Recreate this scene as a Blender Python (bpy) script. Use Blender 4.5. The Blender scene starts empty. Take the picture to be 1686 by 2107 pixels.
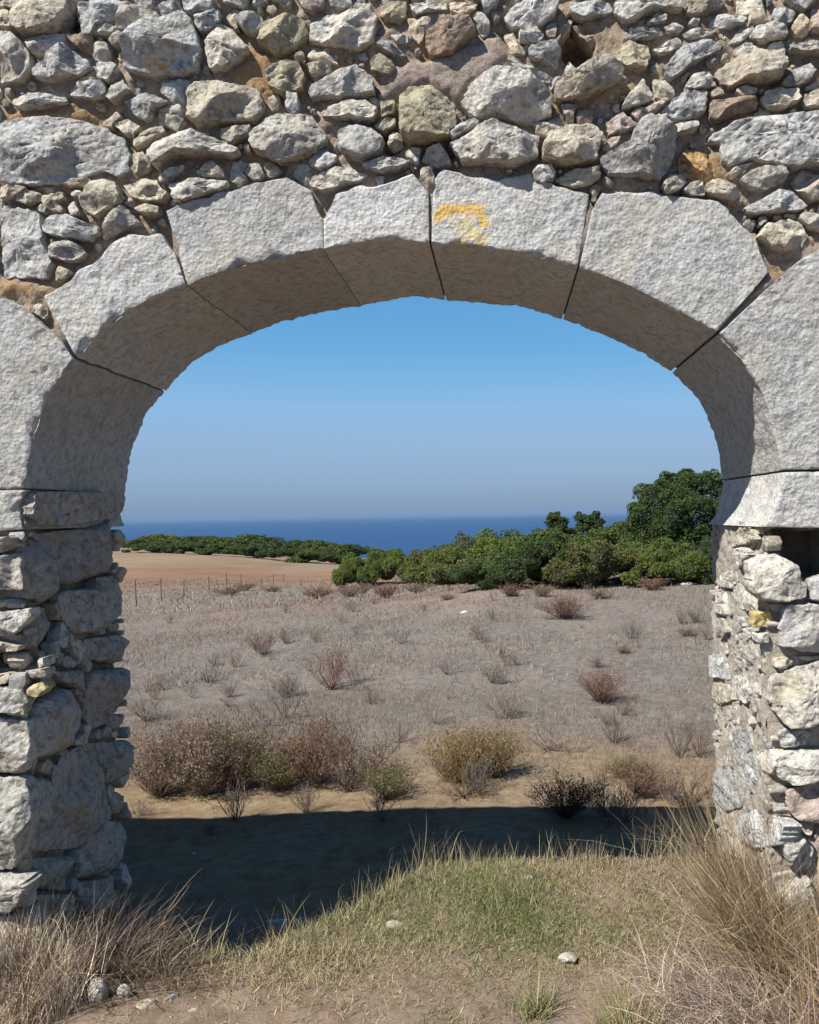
import bpy, math, random
import numpy as np
from mathutils import Matrix, Vector
S = bpy.context.scene
COL = S.collection
R = math.radians
rng = np.random.default_rng(7)
random.seed(7)

# ------------------------------------------------------------------ camera
F = 1690.0; CX, CY = 1035.0, 1059.0; ROLL = R(0.9)
EYE = np.array([0.0, -2.9, 1.6])
cam_d = bpy.data.cameras.new("camera"); cam = bpy.data.objects.new("camera", cam_d); COL.objects.link(cam)
cam_d.sensor_fit = 'HORIZONTAL'; cam_d.sensor_width = 36.0; cam_d.lens = 36.0 * F / 1686.0
cam_d.shift_x = -(CX - 843.0) / 1686.0; cam_d.shift_y = (CY - 1053.5) / 1686.0
cam_d.clip_start = 0.05; cam_d.clip_end = 90000
cam.matrix_world = Matrix.Translation(EYE.tolist()) @ Matrix.Rotation(R(90), 4, 'X') @ Matrix.Rotation(-ROLL, 4, 'Z')
S.camera = cam

# ------------------------------------------------------------------ light
SUNDIR = Vector((1.1, 1.0, -1.7)).normalized()          # the way the light travels
elev = math.asin(-SUNDIR.z); src = -SUNDIR
az = math.atan2(src.x, src.y)                             # clockwise from +Y
world = bpy.data.worlds.new("World"); S.world = world; world.use_nodes = True
wn = world.node_tree.nodes; wl = world.node_tree.links
bg = wn['Background']; sky = wn.new('ShaderNodeTexSky'); sky.sky_type = 'NISHITA'; sky.sun_disc = False
sky.sun_elevation = elev; sky.sun_rotation = az; sky.altitude = 60
sky.air_density = 1.0; sky.dust_density = 0.6; sky.ozone_density = 3.0
# clear sky that deepens to the zenith over a dusky marine layer at the horizon
tc = wn.new('ShaderNodeTexCoord'); sp = wn.new('ShaderNodeSeparateXYZ'); wl.new(tc.outputs['Generated'], sp.inputs[0])
rp = wn.new('ShaderNodeValToRGB'); wl.new(sp.outputs[2], rp.inputs[0]); K = 1.0
stops = [(0.0, (.150, .285, .520)), (.012, (.178, .305, .480)), (.05, (.235, .385, .60)), (.085, (.262, .43, .68)), (.13, (.235, .475, .765)), (.20, (.127, .40, .74)), (.27, (.095, .335, .67)), (.55, (.036, .135, .35)), (1.0, (.018, .068, .20))]
while len(rp.color_ramp.elements) < len(stops): rp.color_ramp.elements.new(.5)
for k_, (p_, c_) in enumerate(stops): rp.color_ramp.elements[k_].position = p_; rp.color_ramp.elements[k_].color = (*[x * K for x in c_], 1)
mu = wn.new('ShaderNodeMix'); mu.data_type = 'RGBA'; mu.blend_type = 'MULTIPLY'; mu.inputs[0].default_value = 1; wl.new(rp.outputs[0], mu.inputs[6]); mu.inputs[7].default_value = (9.4, 9.0, 8.9, 1)
mm = wn.new('ShaderNodeMix'); mm.data_type = 'RGBA'; mm.inputs[0].default_value = .88; wl.new(sky.outputs[0], mm.inputs[6]); wl.new(mu.outputs[2], mm.inputs[7])
wl.new(mm.outputs[2], bg.inputs[0]); bg.inputs[1].default_value = 0.069
sun_d = bpy.data.lights.new("sun", 'SUN'); sun = bpy.data.objects.new("sun", sun_d); COL.objects.link(sun)
sun_d.energy = 5.0; sun_d.angle = R(0.5); sun_d.color = (1.0, 0.955, 0.89)
sun.rotation_euler = SUNDIR.to_track_quat('-Z', 'Y').to_euler()
S.cycles.diffuse_bounces = 2
S.view_settings.view_transform = 'Standard'; S.view_settings.look = 'None'
S.view_settings.exposure = 0.75; S.view_settings.gamma = 1.0; S.view_settings.use_curve_mapping = False

# ------------------------------------------------------------------ helpers
def ray(u, v):
    cx, cy = (u - CX) / F, -(v - CY) / F
    ca, sa = math.cos(ROLL), math.sin(ROLL)
    return np.array([cx * ca + cy * sa, 1.0, -cx * sa + cy * ca])
def on_y(u, v, y):
    d = ray(u, v); t = (y - EYE[1]); return EYE + d * t
def on_x(u, v, x):
    d = ray(u, v); t = (x - EYE[0]) / d[0]; return EYE + d * t

def _h(ix, iy, iz, s):
    n = (ix.astype(np.int64) * 374761393 + iy.astype(np.int64) * 668265263 + iz.astype(np.int64) * 2147483647 + s * 1274126177) & 0xffffffff
    n = ((n ^ (n >> 13)) * 1274126177) & 0xffffffff
    n = ((n ^ (n >> 15)) * 2246822519) & 0xffffffff
    return ((n ^ (n >> 16)) & 0xffff) / 65535.0
def vnoise(p, freq, seed=0):
    q = np.asarray(p, float) * freq; f0 = np.floor(q); f = q - f0; i = f0.astype(np.int64)
    w = f * f * (3 - 2 * f); out = 0
    for dx in (0, 1):
        for dy in (0, 1):
            for dz in (0, 1):
                ww = (w[:, 0] if dx else 1 - w[:, 0]) * (w[:, 1] if dy else 1 - w[:, 1]) * (w[:, 2] if dz else 1 - w[:, 2])
                out = out + ww * _h(i[:, 0] + dx, i[:, 1] + dy, i[:, 2] + dz, seed)
    return out * 2 - 1
def fbm(p, freq, octv=3, seed=0, gain=0.5):
    a, s, t = 1.0, 0, 0
    for o in range(octv):
        s = s + a * vnoise(p, freq * 2.03 ** o, seed + o * 17); t += a; a *= gain
    return s / t
def sstep(a, b, x):
    t = np.clip((x - a) / (b - a), 0, 1); return t * t * (3 - 2 * t)

def mesh_from(name, V, Fs, mat=None, col=None, smooth=True, sharp=None):
    """Fs: list of int arrays (n,3) or (n,4), or list of index lists."""
    me = bpy.data.meshes.new(name)
    V = np.asarray(V, np.float32)
    loops = []; starts = []; k = 0
    for A in Fs:
        A = np.asarray(A, np.int32)
        if A.size == 0: continue
        if A.ndim == 1: A = A[None, :]
        n, m = A.shape
        loops.append(A.ravel()); starts.append(k + np.arange(n) * m); k += n * m
    L = np.concatenate(loops); St = np.concatenate(starts).astype(np.int32)
    me.vertices.add(len(V)); me.vertices.foreach_set('co', V.ravel())
    me.loops.add(len(L)); me.loops.foreach_set('vertex_index', L)
    me.polygons.add(len(St)); me.polygons.foreach_set('loop_start', St)
    if smooth: me.polygons.foreach_set('use_smooth', np.ones(len(St), bool))
    me.update(calc_edges=True)
    if col is not None:
        a = me.color_attributes.new('Col', 'FLOAT_COLOR', 'POINT')
        c = np.ones((len(V), 4), np.float32); c[:, :3] = col; a.data.foreach_set('color', c.ravel())
    if sharp: me.set_sharp_from_angle(angle=R(sharp))
    if mat: me.materials.append(mat)
    return me
def link(name, me, parent=None, loc=None):
    o = bpy.data.objects.new(name, me); COL.objects.link(o)
    if parent: o.parent = parent
    if loc is not None: o.location = loc
    return o
def tag(o, label=None, cat=None, group=None, kind=None):
    if label: o['label'] = label
    if cat: o['category'] = cat
    if group: o['group'] = group
    if kind: o['kind'] = kind
    return o
def empty(name, loc, rz=0, sc=1.0):
    o = bpy.data.objects.new(name, None); COL.objects.link(o); o.location = loc; o.rotation_euler = (0, 0, rz); o.scale = (sc, sc, sc)
    o.empty_display_size = 0.1; return o
def grid_faces(nu, nv, off=0, flip=False):
    i = np.arange(nu - 1)[:, None] * nv + np.arange(nv - 1)[None, :] + off
    i = i.ravel(); q = np.stack([i, i + nv, i + nv + 1, i + 1], 1)
    return q[:, ::-1] if flip else q

# ------------------------------------------------------------------ materials
def new_mat(name):
    m = bpy.data.materials.new(name); m.use_nodes = True; return m, m.node_tree.nodes, m.node_tree.links
def nz(n, l, vec, scale, detail=4, rough=0.55, dist=0.0):
    t = n.new('ShaderNodeTexNoise'); t.inputs['Scale'].default_value = scale; t.inputs['Detail'].default_value = detail
    t.inputs['Roughness'].default_value = rough; t.inputs['Distortion'].default_value = dist
    if vec is not None: l.new(vec, t.inputs['Vector'])
    return t.outputs['Fac']
def ramp(n, l, fac, stops):
    r = n.new('ShaderNodeValToRGB'); l.new(fac, r.inputs[0]); e = r.color_ramp.elements
    while len(e) < len(stops): e.new(0.5)
    for k, (p, c) in enumerate(stops):
        e[k].position = p; e[k].color = (*c, 1) if len(c) == 3 else c
    return r.outputs[0]
def mix(n, l, fac, a, b, mode='MIX'):
    m = n.new('ShaderNodeMix'); m.data_type = 'RGBA'; m.blend_type = mode
    if isinstance(fac, float): m.inputs[0].default_value = fac
    else: l.new(fac, m.inputs[0])
    for k, x in ((6, a), (7, b)):
        if isinstance(x, tuple): m.inputs[k].default_value = (*x, 1)
        else: l.new(x, m.inputs[k])
    return m.outputs[2]
def math_(n, l, op, a, b=None, c=None):
    m = n.new('ShaderNodeMath'); m.operation = op
    for k, x in enumerate((a, b, c)):
        if x is None: continue
        if isinstance(x, (int, float)): m.inputs[k].default_value = x
        else: l.new(x, m.inputs[k])
    return m.outputs[0]
def bump(n, l, h, strength, dist, prev=None):
    b = n.new('ShaderNodeBump'); b.inputs['Strength'].default_value = strength; b.inputs['Distance'].default_value = dist
    l.new(h, b.inputs['Height'])
    if prev is not None: l.new(prev, b.inputs['Normal'])
    return b.outputs[0]
OFFS = [0]
def stone_mat(name, base, warm, dark=0.55, lichen=None, coarse=1.0, rough=1.0):
    m, n, l = new_mat(name); bs = n['Principled BSDF']; bs.inputs['Roughness'].default_value = 0.92
    bs.inputs['Specular IOR Level'].default_value = 0.15
    geo = n.new('ShaderNodeNewGeometry'); oi = n.new('ShaderNodeObjectInfo')
    ad = n.new('ShaderNodeVectorMath'); ad.operation = 'ADD'; l.new(geo.outputs['Position'], ad.inputs[0])
    cb = n.new('ShaderNodeCombineXYZ'); l.new(math_(n, l, 'MULTIPLY', oi.outputs['Random'], 17.0), cb.inputs[0]); l.new(cb.outputs[0], ad.inputs[1])
    P = ad.outputs[0]
    big = nz(n, l, P, 7, 4, 0.6, 0.4); mid = nz(n, l, P, 34, 5, 0.65, 0.3); fine = nz(n, l, P, 190, 4, 0.7)
    c = mix(n, l, ramp(n, l, big, [(0.35, (0, 0, 0)), (0.68, (1, 1, 1))]), base, warm)
    c = mix(n, l, ramp(n, l, mid, [(0.38, (1, 1, 1)), (0.52, (0, 0, 0))]), c, tuple(x * dark for x in warm))
    # pale crusty lichen and grain flecks
    vo = n.new('ShaderNodeTexVoronoi'); vo.inputs['Scale'].default_value = 95; l.new(P, vo.inputs['Vector'])
    fl = math_(n, l, 'MULTIPLY', ramp(n, l, vo.outputs['Distance'], [(0.15, (1, 1, 1)), (0.33, (0, 0, 0))]), ramp(n, l, mid, [(0.5, (0, 0, 0)), (0.62, (1, 1, 1))]))
    c = mix(n, l, math_(n, l, 'MULTIPLY', fl, 0.75), c, tuple(min(0.8, x * 1.5 + 0.06) for x in base))
    c = mix(n, l, math_(n, l, 'MULTIPLY', ramp(n, l, fine, [(0.36, (1, 1, 1)), (0.5, (0, 0, 0))]), 0.45), c, tuple(x * 0.45 for x in warm))
    blot = nz(n, l, P, 3.1, 5, .7, .8); c = mix(n, l, math_(n, l, 'MULTIPLY', ramp(n, l, blot, [(.5, (0, 0, 0)), (.66, (1, 1, 1))]), .45), c, tuple(a_ * b_ for a_, b_ in zip(warm, (1.12, 1.0, .82))))
    grime = nz(n, l, P, 12, 6, .75, 1.5); c = mix(n, l, math_(n, l, 'MULTIPLY', ramp(n, l, grime, [(.54, (0, 0, 0)), (.66, (1, 1, 1))]), .38), c, tuple(x_ * .5 for x_ in warm))
    yl = nz(n, l, P, 21, 5, .8, 1.0); c = mix(n, l, math_(n, l, 'MULTIPLY', ramp(n, l, yl, [(.66, (0, 0, 0)), (.74, (1, 1, 1))]), .4), c, (.50, .41, .22))
    hv = n.new('ShaderNodeHueSaturation'); l.new(c, hv.inputs['Color'])
    l.new(math_(n, l, 'MULTIPLY_ADD', oi.outputs['Random'], 0.34, 0.83), hv.inputs['Value'])
    c = hv.outputs[0]
    if lichen:
        for (cx, cy, cz, r, colr, thr) in lichen:
            d = n.new('ShaderNodeVectorMath'); d.operation = 'DISTANCE'; l.new(geo.outputs['Position'], d.inputs[0]); d.inputs[1].default_value = (cx, cy, cz)
            k = math_(n, l, 'DIVIDE', d.outputs['Value'], r)
            k = math_(n, l, 'SUBTRACT', math_(n, l, 'MULTIPLY_ADD', nz(n, l, geo.outputs['Position'], 55, 6, 0.8, 1.2), 2.6, -.25 - thr), k)
            k = ramp(n, l, k, [(0.0, (0, 0, 0)), (0.12, (1, 1, 1))])
            k = math_(n, l, 'MULTIPLY', k, ramp(n, l, fine, [(0.38, (0, 0, 0)), (0.5, (1, 1, 1))]))
            c = mix(n, l, k, c, colr)
    l.new(c, bs.inputs['Base Color'])
    v2 = n.new('ShaderNodeTexVoronoi'); v2.inputs['Scale'].default_value = 60 * coarse; v2.feature = 'F1'; l.new(P, v2.inputs['Vector'])
    b = bump(n, l, mid, 1.0, 0.010 * rough)
    b = bump(n, l, v2.outputs['Distance'], 0.7, 0.006 * rough, b)
    b = bump(n, l, fine, 0.9, 0.0035, b)
    l.new(b, bs.inputs['Normal'])
    return m

# ------------------------------------------------------------------ traced stones (picture coordinates, projected on the wall's own planes)
FRONT = """
t 0,0 30,0 26,16 0,16
t 28,0 148,0 135,40 112,62 68,72 34,64 26,40
t 0,18 20,22 27,42 24,54 0,56
g 158,0 262,0 250,28 225,45 198,50 185,66 163,68 160,30
w 190,52 213,45 234,50 232,64 186,65
w 253,20 293,17 323,24 326,36 295,50 262,60 238,60 245,42
g 322,6 337,0 368,0 371,17 355,30 333,37
g 374,0 445,0 433,22 400,26 379,20
g 399,32 420,26 433,12 450,20 450,42 432,60 410,66 401,50
g+ 377,22 395,44 411,88 406,138 375,150 320,155 256,143 255,88 300,62 337,40
w 443,44 475,55 512,96 498,112 466,135 432,138 422,110 422,82
w+ 0,67 27,69 45,86 64,114 61,136 40,160 0,168
w 50,83 88,68 126,64 131,77 104,98 75,115 60,103
b 137,72 187,70 188,84 188,108 172,102 150,90
g+ 66,144 96,117 137,95 160,112 187,129 184,144 160,152 124,162 90,160 70,155
w 197,86 217,84 222,100 220,121 200,126 191,117
w 202,133 230,126 240,137 237,157 224,172 206,163
w 224,82 247,66 257,72 247,88 230,93
g 140,187 160,171 187,168 216,168 218,190 200,202 173,198 146,196
w 232,180 254,164 270,186 250,200 230,210 221,200
w 22,208 60,192 93,189 134,198 141,205 110,209 72,217 34,222
t+ 380,178 400,165 447,164 473,175 533,184 543,202 540,230 520,247 467,250 400,255 384,240
g 258,209 287,195 320,199 350,212 318,222 313,235 295,245 272,233
w 323,222 353,215 373,215 378,247 360,267 347,258 322,251
g+ 0,258 45,242 100,238 160,245 215,262 253,282 265,320 260,350 240,360 212,348 170,362 115,376 50,378 0,375
t 228,250 262,244 290,260 275,284 255,275
t 272,291 293,272 330,258 341,268 317,284 300,297 276,303
w+ 310,320 320,295 360,282 397,273 433,285 473,299 492,310 483,320 433,316 360,318 347,330 320,347
w 453,264 516,256 507,273 490,283 476,293 453,283
t 273,320 287,311 303,315 310,340 300,354 277,360
w 323,362 350,345 377,339 377,350 347,364 330,374
t 405,350 430,327 457,344 460,360 427,364 407,358
w 498,347 513,333 533,335 541,353 533,367 513,363
t 123,377 150,366 180,364 190,371 170,382 143,383
t 0,383 30,379 57,385 28,405 0,410
t 32,397 53,388 78,394 77,410 53,418 32,413
t 83,402 123,390 130,402 112,415 132,428 125,437 100,430 82,413
w 140,390 160,388 173,397 167,405 143,400
t 165,413 187,375 213,368 241,379 251,403 245,417 220,430 197,446 173,433
w 137,425 150,412 163,432 161,443 146,443
t 249,377 277,368 320,368 330,383 343,396 337,412 300,412 266,400
w 349,379 387,368 433,369 470,373 457,387 413,400 377,413 359,410
w 212,462 230,439 257,425 277,445 286,458 253,474 226,485 210,487
t 279,430 300,419 327,424 323,438 306,441 285,437
g 87,465 110,445 143,442 177,458 200,464 204,477 180,492 133,489 90,478
w 99,518 113,499 140,492 163,505 174,520 160,534 130,536 106,528
V 0,421 43,425 80,442 86,500 105,540 90,572 50,567 0,568
t 112,562 123,547 147,557 135,572 115,577
o 541,46 591,30 630,40 634,71 605,96 566,107 531,85
p 616,0 669,0 660,14 641,25 622,15
w 637,48 669,30 719,23 733,9 767,12 778,36 767,82 735,97 695,92 668,88 637,80
g 484,38 500,27 525,27 543,38 538,50 520,64 497,57
o 787,9 805,0 837,0 836,25 819,43 787,39 780,21
w 844,10 876,0 920,0 920,14 876,21 855,32
t 926,0 983,0 979,18 947,28 926,18
g 801,66 840,70 840,85 815,85
g 776,92 790,82 815,97 840,114 805,110
o 762,125 780,107 805,122 815,136 801,153 762,146
o 548,149 577,127 613,127 627,149 620,178 584,196 552,178
t 630,132 662,128 680,134 677,146 641,155
g 637,174 684,151 733,135 765,158 773,188 726,192 698,197 669,192 634,196
g 586,205 591,187 612,191 616,220 602,235 587,220
w 662,235 677,215 719,205 755,208 776,224 769,242 740,246 719,237
t 769,255 783,237 815,240 815,253 787,267
g 694,263 719,251 751,255 776,272 790,287 783,310 748,331 719,320 698,302
w+ 513,278 530,264 560,242 573,237 641,237 660,260 673,285 655,310 627,320 577,335 541,317 520,306
g 634,322 662,304 698,322 680,342 655,351 637,335
w 634,377 662,354 691,340 719,337 751,354 733,370 698,381 662,391
g 748,338 783,326 826,326 847,333 822,342 783,351
o+ 822,196 840,176 879,173 908,194 936,215 940,256 922,281 883,290 847,295 826,281 821,228
o 783,208 815,206 815,231 785,240
w+ 947,215 968,176 1018,148 1068,151 1090,162 1120,182 1138,202 1135,235 1100,250 1060,245 1018,228 979,242 954,224
g 926,276 947,255 979,242 988,251 958,270 933,286
w+ 926,297 961,283 1011,255 1043,265 1111,283 1104,320 1054,342 983,331 947,331 929,306
g 1040,116 1054,112 1089,134 1136,152 1130,165 1100,160 1075,150
g 1089,95 1143,88 1154,103 1146,137 1114,125 1087,115
w 1070,66 1104,55 1118,70 1111,86 1068,86
b 878,66 915,42 970,40 980,62 955,85 930,110 888,116 875,92
g 1037,32 1060,7 1085,0 1150,0 1145,25 1120,45 1086,56 1052,50
t 867,345 890,340 893,365 893,393 872,398 862,375
g 1171,0 1260,0 1260,22 1203,36 1177,22
w 1266,0 1406,0 1403,21 1349,18 1314,32 1285,41 1266,25
t 1412,0 1502,0 1477,18 1442,28 1415,30
b 1177,40 1262,34 1262,60 1256,108 1242,118 1222,90 1192,58
w 1331,46 1349,28 1371,32 1371,44 1342,50
g 1285,80 1307,62 1356,54 1367,68 1328,78 1292,85
w 1366,57 1392,46 1410,52 1396,68 1371,64
w 1403,70 1428,57 1474,59 1470,68 1442,76 1406,75
g 1415,50 1424,38 1442,38 1438,53
g 1460,41 1481,27 1524,30 1538,41 1513,53 1488,55 1463,50
w 1502,85 1520,59 1554,48 1547,68 1527,82
w 1543,70 1558,52 1595,48 1620,62 1620,75 1577,80 1547,78
g 1588,36 1595,16 1627,13 1641,27 1627,46 1598,46
t 1629,53 1648,27 1663,38 1666,68 1641,68
p 1670,18 1720,10 1720,60 1672,60
w 1622,98 1663,87 1720,84 1720,107 1648,107 1625,103
o+ 1264,112 1282,87 1307,84 1335,91 1340,109 1333,135 1314,140 1275,128
w 1344,100 1396,75 1408,86 1381,105 1356,109
g+ 1390,109 1401,98 1456,78 1495,87 1477,103 1424,135 1381,163 1371,158 1366,142
w 1157,156 1171,123 1186,140 1179,153
t+ 1145,171 1186,155 1211,137 1253,120 1267,134 1285,144 1285,160 1246,178 1203,199 1146,208 1139,185
w 1408,181 1424,155 1463,143 1475,174 1452,181 1413,185
t+ 1472,148 1506,123 1549,109 1611,107 1618,139 1604,162 1549,170 1506,177 1479,167
g 1608,174 1634,141 1670,127 1680,142 1670,164 1641,178 1620,178
w 1277,221 1292,198 1324,162 1342,194 1344,203 1314,214
t 1460,189 1474,180 1491,183 1491,196 1465,198
t 1515,185 1534,173 1561,180 1557,192 1527,198
t 1565,201 1581,183 1641,183 1650,203 1620,217 1579,217
t 1657,192 1686,183 1720,183 1720,217 1661,214
g 1362,228 1388,201 1420,185 1454,187 1454,231 1424,238 1390,244
b 1458,215 1470,205 1556,198 1561,221 1513,235 1462,252
p 1326,224 1364,205 1371,211 1349,228 1335,231
p 1248,249 1264,237 1285,226 1307,247 1315,254 1278,268 1252,275
g 1373,256 1435,251 1435,263 1392,277
p 1241,302 1252,283 1278,276 1273,292 1250,306
t+ 1116,310 1127,283 1164,262 1214,258 1241,276 1233,310 1228,325 1193,335 1146,335 1118,325
g+ 1318,256 1335,248 1365,251 1385,281 1388,313 1378,345 1360,370 1310,360 1246,356 1234,327 1264,312 1294,302 1302,276
n 1398,322 1413,301 1477,319 1488,361 1442,371 1401,349
g+ 1454,285 1475,270 1513,251 1584,240 1730,224 1730,352 1655,342 1634,350 1602,342 1549,324 1510,340 1488,331 1480,295
w 1095,356 1107,340 1136,340 1146,352 1136,370 1114,377 1099,370
t 1141,367 1157,358 1182,344 1203,347 1235,344 1235,363 1218,377 1182,382 1159,374
t 1362,381 1378,361 1415,354 1415,370 1399,391 1373,398
w 1408,391 1428,372 1447,374 1450,402 1426,402
t 1454,379 1477,370 1513,379 1532,400 1529,413 1495,409 1458,395
w 1522,370 1545,351 1574,344 1613,347 1621,370 1598,381 1577,390 1544,384
t 1497,356 1520,337 1550,333 1536,349 1509,365
t 1632,370 1655,344 1677,358 1720,356 1720,405 1673,413 1655,399 1636,384
g 1529,427 1563,411 1602,390 1630,393 1662,420 1655,431 1584,432 1551,438
t 1556,488 1577,461 1627,447 1655,458 1668,484 1655,505 1620,516 1591,512
w 1647,445 1657,434 1686,443 1720,460 1700,475 1663,464
w+ -40,1105 0,1105 34,1102 43,1120 14,1137 -40,1139
w+ -50,1145 0,1142 43,1139 54,1188 57,1214 28,1211 -50,1220
w -40,1236 0,1234 28,1232 31,1245 0,1250 -40,1252
w+ -50,1262 0,1259 60,1252 63,1267 34,1302 0,1310 -50,1312
t -30,1321 0,1319 46,1329 43,1339 0,1342 -30,1345
t -40,1390 0,1387 23,1384 17,1404 0,1410 -40,1412
w 80,1354 95,1352 97,1370 82,1376
w 48,1382 95,1376 96,1392 62,1398
O 54,1413 85,1404 97,1415 77,1435 57,1430
w+ -50,1416 0,1413 50,1417 61,1441 43,1465 0,1461 -50,1462
w+ -60,1475 0,1476 55,1482 62,1525 67,1555 50,1586 0,1586 -60,1588
w+ -60,1596 0,1597 53,1595 68,1625 74,1666 65,1708 53,1750 30,1785 0,1790 -60,1795
w+ -60,1800 0,1799 62,1796 86,1802 62,1844 30,1871 0,1876 -60,1880
w -50,1890 0,1886 50,1880 80,1890 95,1950 60,2000 -40,2010
w+ 1538,1155 1577,1141 1598,1139 1641,1163 1646,1193 1660,1201 1657,1225 1614,1238 1570,1235 1541,1217
V+ 1614,1245 1686,1240 1740,1236 1740,1344 1686,1344 1646,1339 1606,1328 1600,1286
L 1553,1264 1582,1258 1598,1276 1577,1291 1552,1291
w 1560,1306 1582,1301 1584,1323 1560,1323
w+ 1586,1394 1617,1378 1686,1359 1740,1350 1740,1478 1686,1478 1660,1493 1617,1495 1597,1470 1584,1440
t 1593,1355 1619,1352 1633,1363 1611,1379 1593,1371
t 1640,1352 1690,1350 1730,1344 1700,1354 1660,1362
g 1667,1193 1686,1187 1730,1180 1730,1235 1667,1235
g 1598,1512 1618,1499 1671,1505 1659,1532 1609,1538
w+ 1592,1556 1612,1545 1686,1540 1740,1538 1740,1601 1686,1601 1627,1610 1598,1600
p 1615,1627 1686,1608 1740,1604 1740,1680 1680,1690 1640,1685 1622,1665
w+ 1602,1677 1621,1689 1674,1746 1665,1788 1627,1784 1606,1749
p 1690,1696 1740,1690 1740,1760 1690,1750 1678,1720
w 1590,1800 1620,1794 1660,1800 1680,1850 1640,1880 1600,1870
t 1684,1770 1740,1768 1740,1860 1690,1850
w 1600,1890 1650,1890 1700,1900 1700,1960 1620,1960
"""
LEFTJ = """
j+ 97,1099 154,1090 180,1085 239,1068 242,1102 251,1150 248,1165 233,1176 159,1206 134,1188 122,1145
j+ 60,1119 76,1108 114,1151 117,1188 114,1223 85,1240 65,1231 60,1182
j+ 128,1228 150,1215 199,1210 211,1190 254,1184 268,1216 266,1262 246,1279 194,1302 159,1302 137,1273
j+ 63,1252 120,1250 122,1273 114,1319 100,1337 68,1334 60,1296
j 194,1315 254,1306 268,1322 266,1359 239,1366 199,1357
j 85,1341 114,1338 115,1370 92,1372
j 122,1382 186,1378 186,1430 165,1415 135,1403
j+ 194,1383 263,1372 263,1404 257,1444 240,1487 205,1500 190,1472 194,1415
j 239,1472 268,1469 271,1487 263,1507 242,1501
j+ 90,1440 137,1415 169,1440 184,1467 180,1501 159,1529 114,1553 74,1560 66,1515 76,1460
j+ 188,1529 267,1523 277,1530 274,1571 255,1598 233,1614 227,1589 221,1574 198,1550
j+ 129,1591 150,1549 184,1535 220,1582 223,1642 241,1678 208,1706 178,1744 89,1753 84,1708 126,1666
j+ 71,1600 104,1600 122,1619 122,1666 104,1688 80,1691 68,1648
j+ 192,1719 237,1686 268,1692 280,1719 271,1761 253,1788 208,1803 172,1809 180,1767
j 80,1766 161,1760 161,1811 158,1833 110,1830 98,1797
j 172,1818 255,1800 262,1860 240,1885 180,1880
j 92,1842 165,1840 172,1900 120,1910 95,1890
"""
RIGHTJ = """
t+ 1488,1080 1500,1070 1524,1075 1552,1094 1556,1110 1526,1121 1499,1126
w+ 1484,1132 1530,1126 1552,1142 1534,1165 1496,1172
w 1478,1178 1500,1176 1512,1195 1496,1212 1474,1206
w 1512,1200 1545,1228 1548,1262 1520,1252 1506,1225
w 1470,1215 1496,1218 1508,1250 1490,1268 1468,1258
w 1462,1272 1486,1272 1500,1300 1478,1318 1460,1308
w 1506,1268 1545,1272 1550,1305 1522,1320 1506,1300
g 1458,1350 1478,1345 1500,1368 1492,1400 1462,1392
w 1506,1330 1540,1328 1548,1368 1520,1380 1508,1358
t 1462,1405 1490,1408 1500,1440 1478,1452 1460,1440
w 1508,1392 1550,1382 1556,1430 1530,1448 1510,1430
g 1506,1500 1534,1498 1542,1540 1520,1556 1502,1536
g 1468,1590 1500,1584 1524,1612 1520,1660 1488,1670 1466,1640
g 1510,1556 1545,1552 1560,1600 1545,1640 1528,1620
g 1520,1680 1560,1660 1590,1700 1588,1740 1548,1745 1522,1720
w 1552,1548 1575,1542 1582,1580 1568,1600
w 1492,1720 1516,1730 1530,1770 1500,1760
"""
# arch stones: inner edge points, outer edge points (same direction), kind, then depth offset
ARCH = [
 ("V", "50,1003 54,965 60,930 66,897 75,870 86,838 100,808 124,772 150,740", "-160,1010 -160,900 -165,800 -165,700 -160,606 -90,604 0,603 55,640 128,706"),
 ("V", "157,734 185,702 230,662 265,638 300,618 340,602 381,588", "84,600 120,588 160,560 210,508 262,482 330,480 362,526"),
 ("V", "386,586 420,571 460,556 510,542 560,531 610,521 663,514", "342,432 400,405 460,385 520,370 590,360 640,398 664,446"),
 ("V", "668,514 700,506 740,499 800,489 840,494 882,499", "667,446 690,402 740,388 800,376 850,352 881,390"),
 ("E", "889,499 940,503 1010,510 1060,515 1100,522 1150,536 1188,547", "892,366 910,338 960,352 1020,358 1100,362 1160,380 1212,396"),
 ("V", "1194,550 1240,566 1290,586 1335,607 1380,630 1430,658 1473,683", "1220,430 1240,392 1350,394 1480,410 1552,490 1586,555 1542,606"),
 ("V", "1480,688 1530,740 1550,770 1567,800 1582,840 1592,875 1602,920 1608,966", "1590,584 1640,540 1700,505 1840,500 1850,600 1850,750 1850,860 1850,960"),
]
KIND = {'g': 'grey', 'w': 'pale', 't': 'tan', 'o': 'olive', 'b': 'brown', 'p': 'pink', 'V': 'ashlar', 'n': 'earth', 'O': 'cream', 'L': 'lich', 'j': 'jamb', 'E': 'keyl', 'G': 'greyl'}
def parse(txt):
    out = []
    for ln in txt.strip().splitlines():
        a = ln.split(); pts = np.array([[float(x) for x in q.split(',')] for q in a[1:]])
        out.append((a[0][0], '+' in a[0], pts))
    return out

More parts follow.
